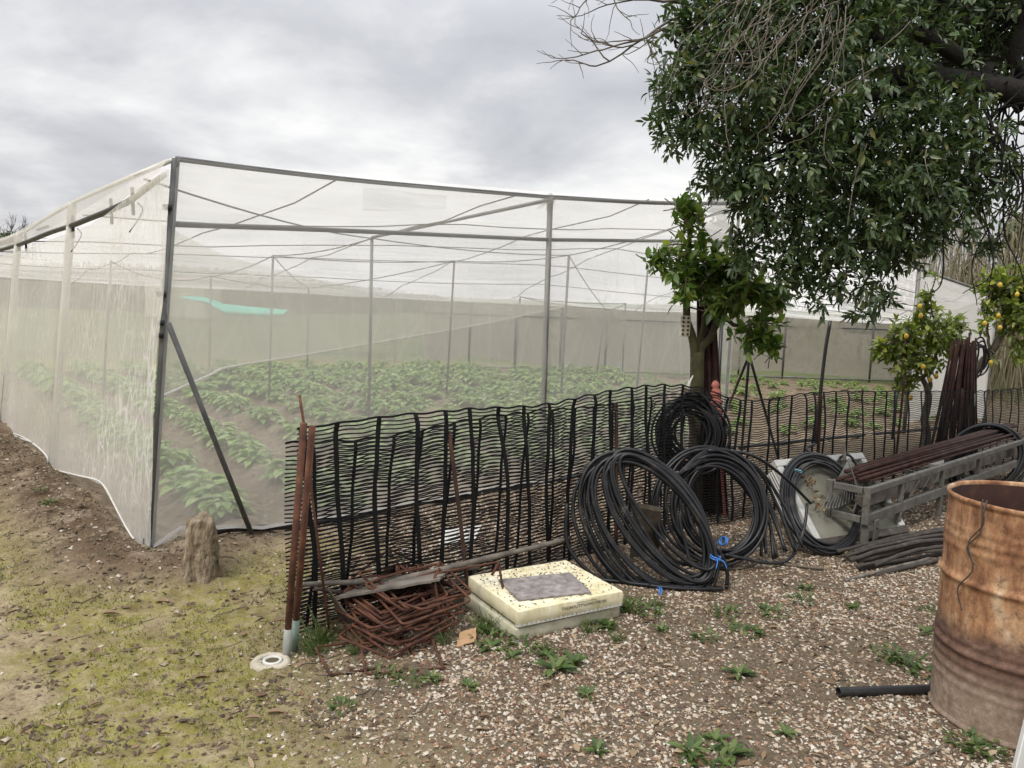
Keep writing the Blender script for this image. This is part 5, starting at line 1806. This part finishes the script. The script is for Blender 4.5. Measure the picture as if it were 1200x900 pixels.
# --- citrus tree with the coil
def citrus():
    base = at(818, 560, 5.85); base[2] = 0
    o = thing('citrus_tree', 'young citrus tree with a forked mossy trunk carrying a pipe coil behind the fence', 'tree', base)
    tr = MB()
    top = at(817, 412, 5.85)
    branch(tr, base + (0, 0, -.05), top, .062, .052, .04, 2, 16)
    fk = at(816, 430, 5.85)
    l1 = branch(tr, fk, at(803, 350, 5.8), .036, .026, .04, 4, 10); l1b = branch(tr, l1[-1], at(808, 262, 5.8), .028, .010, .06, 5, 12)
    l2 = branch(tr, fk, at(845, 372, 5.85), .034, .026, .05, 6, 10); l2b = branch(tr, l2[-1], at(890, 400, 5.6), .018, .008, .06, 7, 12); l2c = branch(tr, l2[-1], at(858, 315, 5.8), .028, .012, .05, 8, 10)
    l3 = branch(tr, fk, at(829, 350, 5.95), .03, .018, .05, 9, 10)
    tr.build('trunk', M_barkmoss, o)
    tr2 = MB(); branch(tr2, at(806, 455, 5.75), at(795, 470, 5.7), .02, .02, .01, 3, 5); tr2.tube(curve([at(806, 456, 5.72), at(802, 468, 5.7), at(810, 490, 5.66), at(814, 530, 5.6)], 14), np.linspace(.022, .028, 13), 8); tr2.build('bent_stub', M_bark, o)
    b_ = []
    for (px, py, rp, Y) in [(805, 265, 24, 5.8), (797, 305, 34, 5.8), (820, 325, 38, 5.8), (850, 315, 36, 5.85), (875, 340, 34, 5.75), (845, 355, 26, 5.7), (800, 348, 20, 5.7), (895, 380, 24, 5.6), (903, 408, 16, 5.55), (880, 395, 20, 5.6), (775, 300, 14, 5.8), (900, 350, 26, 5.8), (800, 245, 12, 5.8), (808, 236, 8, 5.8), (812, 252, 11, 5.8), (830, 282, 12, 5.8), (768, 308, 8, 5.8)]:
        c = at(px, py, Y); b_.append((*c, .9 * rp * Y / 910))
    lm, tm, tip = crown(b_, 230, 8, .105, .27, 15, .15, .075, .3)
    lm.build('crown', M_leaf_cit, o)
    allp = np.concatenate([l1, l1b, l2, l2b, l2c, l3]); r = np.random.default_rng(6)
    for i in range(0, len(tip), 4):
        q = allp[np.argmin(np.linalg.norm(allp - tip[i], axis=1))]
        tm.tube(curve([q, (q + tip[i]) / 2 + r.normal(0, .02, 3), tip[i]], 8), np.linspace(.008, .003, 9), 5, cap=False)
    tm.build('twigs', M_bark, o)
    # rusty rods leaning behind the trunk
    for k in range(12):
        t = k / 11
        a = at(818 + 18 * t, 352 + 8 * math.sin(k * 2.1), 5.98 + .03 * (k % 3)); b = at(822 + 33 * t, 560, 5.85 + .06 * (k % 2)); b[2] = 0
        tag(MB().tube([a, (a + b) / 2, b], .011, 7).build('rusty_rod', M_rustdark, loc=b), 'thin rusty rod leaning against the back of the forked citrus trunk', 'rod', 'rusty rods leaning on the citrus tree')
    # red string roll
    a = at(838, 446, 5.75); b = at(853, 560, 5.72); b[2] = 0.02
    P = a + (b - a) * np.linspace(0, 1, 60)[:, None]
    rr_ = (.036 + .012 * np.sin(np.linspace(0, 90, 60)) * 1 + .01 * fbm(np.linspace(0, 14, 60), np.zeros(60), 3, 4)); rr_[0] = .01; rr_[1] = .025; rr_[36:] = .011
    mb = MB(); mb.tube(P, rr_, 12)
    tag(mb.build('string_roll', M_redstr, loc=b), 'stick wrapped in faded red string standing beside the citrus trunk', 'string roll')
    # cream tray scrap hung on trunk
    mb = MB(); c = at(803, 382, 5.8)
    mb.box(c, (.075, .02, .155), None, 0, .004)
    for i in range(2):
        for j in range(5):
            q = c + np.array((-.018 + .036 * i, -.012, -.06 + .03 * j)); mb.tube([q, q - (0, .006, 0)], .009, 8, mi=1)  # dark discs painted on as the shaded holes of the strip
    tag(mb.build('cell_tray', [M_cream, M_pit], loc=c), 'small cream plastic cell tray strip hanging left of the citrus trunk', 'cell tray')
    # white strips
    mb = MB()
    for k in range(5):
        a = at(812 - 2 * k, 440 + 3 * k, 5.74); b = at(797 + 4 * k, 474 + 2 * k, 5.72)
        mb.beam(a, b, .016, .004, 0, .001)
    tag(mb.build('white_straps', M_white, loc=at(805, 458, 5.7)), 'bunch of white plastic straps above the hanging pipe coil', 'straps')


citrus()
# black stakes and tripod
def bstake(label, pts, r=.011):
    P = curve(pts, 10)
    tag(MB().tube(P, r, 8).build('black_stake', M_blackpl, loc=P[-1]), label, 'stake')
q = at(842, 475, 8.2); q[2] = -.02
bstake('upright black stake just right of the forked citrus trunk', [at(846, 372, 8.2), q], .02)
q = G(955, 520)
bstake('upright black stake in the open bay right of the tripod', [at(973, 376, q[1]), at(966, 420, q[1]), q], .022)
q = G(1046, 515)
bstake('upright black stake left of the lemon tree', [at(1052, 445, q[1]), q], .02)
tp = thing('tripod_stakes', 'tripod of three black stakes behind the fence right of the citrus tree', 'tripod', G(880, 530))
ap = at(878, 416, 7.2)
for (px, py) in [(842, 505), (868, 541), (913, 541)]:
    b = G(px, py, -.03)
    MB().tube([ap + (ap - b) * .02, b], .0135, 8).build('leg', M_blackpl, tp)


# --- lemon trees
def lemon(name, label, base, trunks, blobs, ntw, lemons, seed, L=.095):
    o = thing(name, label, 'lemon tree', base)
    tr = MB(); lim = []
    for k, (a, b, r0, r1) in enumerate(trunks):
        lim.append(branch(tr, a, b, r0, r1, .08, seed + k, 12))
    tr.build('trunk', M_bark, o)
    lm, tm, tip = crown(blobs, ntw, 8, L * 1.1, .25, seed, .1, .075, .2)
    lm.build('crown', M_leaf_lem, o)
    allp = np.concatenate(lim); r = np.random.default_rng(seed)
    for i in range(0, len(tip), 3):
        q = allp[np.argmin(np.linalg.norm(allp - tip[i], axis=1))]
        tm.tube(curve([q, (q + tip[i]) / 2 + r.normal(0, .03, 3), tip[i]], 8), np.linspace(.009, .003, 9), 5, cap=False)
    tm.build('twigs', M_bark, o)
    for c in lemons:
        mb = MB(); th = np.linspace(0, math.pi, 11)
        pr = [(max(.0005, .023 * math.sin(t_) ** .9), -.030 * math.cos(t_) + (.006 if i == 0 else 0)) for i, t_ in enumerate(th)]
        mb.lathe(pr, c, 14); mb.build('lemon', M_lemon, o)


def bl_px(L):
    return [(*at(px, py, Y), rp * Y / 910) for (px, py, rp, Y) in L]


b0 = at(1090, 480, 8.6); b0[2] = 0
tb = at(1092, 472, 8.6)
lemon('lemon_tree', 'low lemon tree with yellow fruit behind the fence left of the rusty rods', b0,
      [(b0 + (0, 0, -.05), at(1088, 462, 8.6), .055, .04), (at(1088, 462, 8.6), at(1078, 420, 8.6), .035, .015), (at(1088, 462, 8.6), at(1098, 425, 8.65), .03, .012), (at(1078, 425, 8.6), at(1055, 385, 8.5), .015, .008), (at(1098, 425, 8.65), at(1090, 345, 8.6), .018, .006), (at(1088, 440, 8.6), at(1110, 385, 8.7), .018, .008)],
      bl_px([(1085, 345, 10, 8.6), (1080, 370, 20, 8.6), (1060, 395, 26, 8.5), (1090, 395, 28, 8.6), (1120, 385, 20, 8.7), (1045, 415, 22, 8.5), (1075, 425, 28, 8.5), (1105, 410, 22, 8.7), (1060, 450, 12, 8.5), (1035, 410, 12, 8.5), (1125, 405, 14, 8.8), (1090, 325, 7, 8.6)]), 215,
      [at(1078, 359, 8.35), at(1062, 394, 8.25), at(1082, 430, 8.2), at(1090, 445, 8.4), at(1097, 441, 8.4), at(1079, 370, 8.4), at(1067, 466, 8.4)], 25)
b1 = at(1130, 478, 9.3); b1[2] = 0
lemon('lemon_tree', 'lemon tree with a slanting limb behind the rusty rods at the right edge', b1,
      [(b1 + (0, 0, -.05), at(1140, 438, 9.3), .08, .06), (at(1140, 438, 9.3), at(1172, 394, 9.2), .05, .04), (at(1172, 394, 9.2), at(1182, 350, 9.2), .035, .012), (at(1172, 394, 9.2), at(1205, 370, 9.1), .03, .012), (at(1160, 410, 9.2), at(1150, 360, 9.2), .02, .01)],
      bl_px([(1165, 335, 22, 9.2), (1185, 335, 26, 9.1), (1195, 375, 26, 9.0), (1160, 365, 16, 9.1), (1150, 385, 10, 9.0), (1195, 410, 18, 9.0), (1175, 350, 20, 9.2), (1210, 350, 26, 9.1), (1162, 420, 6, 9.0)]), 200,
      [at(1154, 379, 8.8), at(1172, 384, 8.8), at(1161, 425, 8.9), at(1172, 334, 8.8), at(1170, 370, 8.9), at(1192, 345, 8.8)], 35)
# rusty rods standing together
r_ = np.random.default_rng(51)
for k in range(34):
    t = k / 33
    a = at(1118 + 24 * t + r_.normal(0, 1.5), 402 + r_.normal(0, 5), 8.25 + r_.uniform(-.05, .05)); b = at(1084 + 62 * t + r_.normal(0, 3), 540, 8.15 + r_.uniform(-.12, .12)); b[2] = -.01
    tag(MB().tube([a, (a + b) / 2 + r_.normal(0, .004, 3), b], r_.uniform(.009, .014), 7).build('rusty_rod', M_rustdark, loc=b), 'rusty steel rod in the standing cone of rods before the lemon tree', 'rod', 'rusty rods standing in a cone by the lemon tree')
# pipe ring hung on the second lemon tree
LF = [ell(1147 + r_.normal(0, 2), 420 + r_.normal(0, 2), 9 + r_.normal(0, 1.5), 20 + r_.normal(0, 2), .25, 9.0, 0, 30, seed=200 + i) for i in range(6)]
coil('small black pipe ring hanging on the slanting lemon limb', LF, .010, [], at(1147, 430, 9.0))
# white sheet lying behind the fence
cs = [GG(512, 640), GG(556, 636), GG(564, 618), GG(520, 622)]
slab('white_sheet', 'scrap of white plastic sheet on the ground behind the mesh fence', 'plastic sheet', [c + (0, 0, .01) for c in cs], .006, M_white, 10)
# grey brown slab leaning behind the large coil
a = GG(733, 640); cs = [GG(738, 655) + (0, 0, -.01), GG(772, 650) + (0, 0, -.01), at(775, 600, 4.62), at(742, 594, 4.62)]
slab('stone_slab', 'rough brown stone slab leaning on the fence inside the large pipe coil', 'stone slab', cs, .03, M_bark, 12)

# ------------------------------------------------------------------ beyond the net house
def reeds():
    r = np.random.default_rng(61)
    mb = MB(); n = 2600
    x = r.uniform(8.5, 24, n); y = r.uniform(13.5, 24, n)
    k = (x > 7.5 + (y - 13.5) * .35) & ~inside(x, y)
    x, y = x[k], y[k]; n = len(x)
    h = r.uniform(2.0, 4.4, n)
    ln = r.normal(0, .10, (n, 2))
    w = r.uniform(.008, .018, n)
    for i in range(n):
        b = np.array((x[i], y[i], 0)); tq = b + (ln[i, 0] * h[i], ln[i, 1] * h[i], h[i])
        m_ = (b + tq) / 2 + (r.normal(0, .05), r.normal(0, .05), 0)
        mb.tube([b, m_, tq], [w[i], w[i] * .8, w[i] * .4], 4, cap=False)
    m2 = n * 5
    i = r.integers(0, n, m2); t_ = r.uniform(.3, 1, m2)
    p = np.stack([x[i] + ln[i, 0] * h[i] * t_, y[i] + ln[i, 1] * h[i] * t_, h[i] * t_], -1)
    a = r.uniform(0, 6.28, m2)
    d = np.stack([np.cos(a), np.sin(a), r.uniform(-.9, .6, m2)], -1)
    mb.leaves(p, d, np.tile((0, 0, 1.0), (m2, 1)), r.uniform(.2, .5, m2), .014, .5, .2)
    tag(mb.build('reed_bed', M_reed), 'dense bed of tall dry tan reeds behind the right end of the net house', 'reeds', kind='stuff')


reeds()


def far_tree(name, label, px, py, Y, wpx, toppx, seed, mleaf=None, n=900):
    base = at(px, py, Y); base[2] = 0
    r = np.random.default_rng(seed)
    o = thing(name, label, 'tree', base)
    ztop = at(px, toppx, Y)[2]; rw = wpx * Y / 910
    tr = MB(); P = branch(tr, base, base + (0, 0, ztop * .7), ztop * .03, ztop * .012, .3, seed, 10); tr.build('trunk', M_darkbark, o)
    bl_ = []
    for k in range(9):
        a = r.uniform(0, 6.28); q = r.random()
        bl_.append((base[0] + math.cos(a) * rw * .55 * r.random(), base[1] + math.sin(a) * rw * .5, ztop * (.35 + .5 * q), rw * r.uniform(.35, .55)))
    bl_.append((base[0], base[1], ztop - rw * .4, rw * .45))
    sc = ztop / 3
    lm, tm, tip = crown(bl_, n // 2, 5, .16 * sc, .3, seed, .1, .12 * sc, .3)
    lm.build('crown', mleaf or M_leaf_big, o)
    return o


far_tree('far_tree', 'grey green tree top showing above the net house roof beside the big evergreen', 838, 300, 34, 24, 208, 3, leafmat('far_grey_leaf', [(0, (.05, .06, .03)), (1, (.10, .11, .06))], .7, .15))
far_tree('far_tree', 'dark green tree at the left edge beyond the netting', 8, 320, 60, 26, 270, 4)
far_tree('far_tree', 'dark bushy tree far left outside the picture edge of the netting', -60, 330, 55, 40, 262, 5)
# dark shrubs behind the back net on the right
for k, (px, Y, w, tp_) in enumerate([(1010, 24, 60, 330), (1120, 21, 55, 300), (1190, 20, 60, 240), (930, 26, 60, 345), (850, 27, 60, 350), (770, 28, 60, 352), (700, 29, 60, 355)]):
    far_tree('dark_shrub', ['dark shrub behind the middle of the open bay', 'dark shrub behind the rusty rods and reeds', 'tall dark shrub among the reeds at the right edge', 'dark shrub behind the tripod stakes', 'dark shrub behind the citrus trunk', 'dark shrub behind the back net left of the citrus tree', 'leftmost dark shrub behind the back net'][k], px, 380, Y, w, tp_, 30 + k, M_far if False else M_leaf_big, 700)
# far brown hedge beyond the field
def hedge():
    r = np.random.default_rng(71)
    n = 30000
    t = r.random(n)
    a = at(-420, 330, 46); b = at(262, 338, 46); c = at(520, 346, 75)
    x = np.where(t < .7, a[0] + (b[0] - a[0]) * t / .7, b[0] + (c[0] - b[0]) * (t - .7) / .3)
    y = np.where(t < .7, a[1] + (b[1] - a[1]) * t / .7, b[1] + (c[1] - b[1]) * (t - .7) / .3) + r.uniform(0, 3, n)
    hmax = (2.45 + .15 * fbm(x * .3, y * .3, 2, 5)) * np.where(t < .7, 1, 1 - .5 * (t - .7) / .3)
    z = r.random(n) ** .8 * hmax
    d = rnd_dir(r, n); d[:, 2] = np.abs(d[:, 2])
    mb = MB(); mb.leaves(np.stack([x, y, z], -1), d, rnd_dir(r, n), r.uniform(.25, .55, n), .09, .3, .2)
    tag(mb.build('far_hedge', leafmat('brown_hedge_leaf', [(0, (.09, .075, .055)), (.6, (.13, .11, .08)), (1, (.15, .14, .09))], .9, .1)), 'long brown hedge across the far side of the field', 'hedge', kind='stuff')


hedge()
# turquoise tarp heap and pale shed far away
tt_ = [at(x, y, 36) for x, y in [(213, 347), (240, 348), (262, 356), (300, 360), (338, 363)]]
tb_ = [at(x, y, 35.6) for x, y in [(222, 351), (246, 357), (268, 371), (310, 373), (334, 371)]]
T1 = np.array(tt_); T0 = np.array(tb_)
mb = MB(); gpts = []
for k in np.linspace(0, 1, 8):
    gpts.append(T1 * (1 - k) + T0 * k + np.array((0, -.35 * math.sin(k * 3.14), .0)))
mb.grid(np.stack(gpts, 1)); mb.grid(np.stack([T1, T1 + (0, .5, -.15), T0 + (0, .6, 0), T0], 1))
for k in (0, 2, 4):
    mb.tube([T1[k], (T1[k][0], T1[k][1] + .1, 0)], .03, 6)
tag(mb.build('tarp_shelter', M_teal, loc=(*T0[2][:2], 0)), 'turquoise sheet stretched low on posts far across the field', 'tarp')
q = at(216, 372, 40); q[2] = 0
sh_ = thing('small_shed', 'small pale shed far across the field beside the turquoise sheet', 'shed', q)
mb = MB(); mb.box(q + np.array((0, 0, .9)), (3.0, 2.2, 1.8), None, 0, .02); mb.build('wall', M_pallet, sh_)
mb = MB(); mb.beam(q + np.array((-1.7, 0, 1.9)), q + np.array((1.7, 0, 2.0)), 2.6, .12, 0, .02); mb.build('roof', M_card, sh_)
# bare shrub and pylon at far left
mb = MB(); q = at(10, 320, 50); q[2] = 0
r_ = np.random.default_rng(9)
def rec2(p, d, L, w, lev):
    e = p + d * L; mb.tube([p, (p + e) / 2 + r_.normal(0, L * .05, 3), e], [w, w * .8, w * .6], 5)
    if lev:
        for _ in range(4):
            d2 = d + r_.normal(0, .45, 3) + (0, 0, .2); d2 /= np.linalg.norm(d2); rec2(p + d * L * r_.uniform(.5, 1), d2, L * .65, w * .6, lev - 1)
rec2(q, np.array((0, 0, 1.0)), 2.6, .07, 4)
tag(mb.build('bare_tree', M_bark, loc=q), 'bare leafless tree at the left edge beyond the netting', 'tree')
q = at(41, 330, 240); q[2] = 0
py_ = thing('power_pylon', 'distant grey lattice power pylon above the left netting', 'pylon', q)
mb = MB(); hh = at(41, 279, 240)[2]
for sx_, sy_ in ((-1, -1), (1, -1), (1, 1), (-1, 1)):
    mb.tube([q + (sx_ * 2.2, sy_ * 2.2, 0), q + (sx_ * .8, sy_ * .8, hh)], .16, 4)
for k in range(8):
    z0, z1 = hh * k / 8, hh * (k + 1) / 8; w0, w1 = 2.2 - 1.4 * k / 8, 2.2 - 1.4 * (k + 1) / 8
    mb.tube([q + (-w0, -w0, z0), q + (w1, -w1, z1)], .09, 4); mb.tube([q + (w0, -w0, z0), q + (-w1, -w1, z1)], .09, 4)
mb.build('lattice_tower', M_galvdark, py_)
mb = MB()
for z_ in (hh, hh * .9):
    mb.tube([q + (-4, 0, z_), q + (4, 0, z_)], .16, 4)
mb.build('crossarm', M_galvdark, py_)
mb = MB()
for z_ in (hh, hh * .9):
    a = q + np.array((3.5, 0, z_)); b = q + np.array((120, 60, z_ - 4)); t = np.linspace(0, 1, 20)[:, None]
    P = a + (b - a) * t; P[:, 2] -= (10 * t * (1 - t))[:, 0]; mb.tube(P, .05, 4)
mb.build('power_line', M_galvdark, py_)

# ------------------------------------------------------------------ light and sky
w = bpy.data.worlds.new("World"); scene.world = w; w.use_nodes = True
t = w.node_tree; t.nodes.clear()
out = t.nodes.new('ShaderNodeOutputWorld')
sky = t.nodes.new('ShaderNodeTexSky'); sky.sky_type = 'NISHITA'; sky.sun_disc = False
SUN_EL, SUN_AZ = rad(52), rad(215)          # azimuth measured clockwise from +Y
sky.sun_elevation = SUN_EL; sky.sun_rotation = SUN_AZ
sky.air_density = 1.5; sky.dust_density = 4
tc = t.nodes.new('ShaderNodeTexCoord')
# clouds: direction projected on a flat layer overhead
sx = N(t, 'ShaderNodeSeparateXYZ'); t.links.new(tc.outputs['Generated'], sx.inputs[0])
zz = math_(t, 'ADD', math_(t, 'MAXIMUM', sx.outputs[2], 0.0), .32)
cx = math_(t, 'DIVIDE', sx.outputs[0], zz); cy = math_(t, 'DIVIDE', sx.outputs[1], zz)
cv = N(t, 'ShaderNodeCombineXYZ'); t.links.new(cx, cv.inputs[0]); t.links.new(cy, cv.inputs[1])
mp = t.nodes.new('ShaderNodeMapping'); mp.inputs['Location'].default_value = (3.4, 1.7, .3); mp.inputs['Scale'].default_value = (1.0, 1.1, 1)
t.links.new(cv.outputs[0], mp.inputs[0])
n1 = noise(t, mp.outputs[0], 1.35, 7, .52, .35)
n2 = noise(t, mp.outputs[0], 3.6, 6, .55, .2)
nn_ = math_(t, 'ADD', math_(t, 'MULTIPLY', n1, .72), math_(t, 'MULTIPLY', n2, .28))
cl = ramp(t, nn_, [(.36, (4.1, 4.15, 4.45)), (.46, (5.05, 5.1, 5.35)), (.53, (6.3, 6.3, 6.4)), (.60, (7.6, 7.55, 7.5)), (.70, (8.8, 8.7, 8.5))])
skc = mixc(t, .92, sky.outputs[0], cl)
# an overcast sky is about three times brighter overhead than at the horizon
zg = math_(t, 'ADD', math_(t, 'MULTIPLY', math_(t, 'MAXIMUM', math_(t, 'SUBTRACT', sx.outputs[2], .30), 0.0), 2.5), .94)
gz_c = N(t, 'ShaderNodeCombineXYZ')
for k in range(3): t.links.new(zg, gz_c.inputs[k])
skc = mixc(t, 1.0, skc, gz_c.outputs[0], 'MULTIPLY')
bg = t.nodes.new('ShaderNodeBackground'); bg.inputs['Strength'].default_value = .10
t.links.new(skc, bg.inputs[0]); t.links.new(bg.outputs[0], out.inputs[0])

sd_ = bpy.data.lights.new('sun', 'SUN'); sd_.energy = 1.5; sd_.angle = rad(14); sd_.color = (1, .96, .90)
so_l = bpy.data.objects.new('sun', sd_); COL.objects.link(so_l)
dirv = Vector((math.sin(SUN_AZ) * math.cos(SUN_EL), math.cos(SUN_AZ) * math.cos(SUN_EL), math.sin(SUN_EL)))
so_l.rotation_euler = dirv.to_track_quat('Z', 'Y').to_euler()

vs = scene.view_settings
vs.view_transform = 'Standard'; vs.look = 'None'; vs.exposure = 0.53; vs.gamma = 1; vs.use_curve_mapping = False
scene.display_settings.display_device = 'sRGB'
cy_ = scene.cycles
cy_.transparent_max_bounces = 40; cy_.max_bounces = 8; cy_.diffuse_bounces = 3; cy_.transmission_bounces = 6; cy_.glossy_bounces = 2
cy_.use_denoising = True
cy_.caustics_reflective = False; cy_.caustics_refractive = False
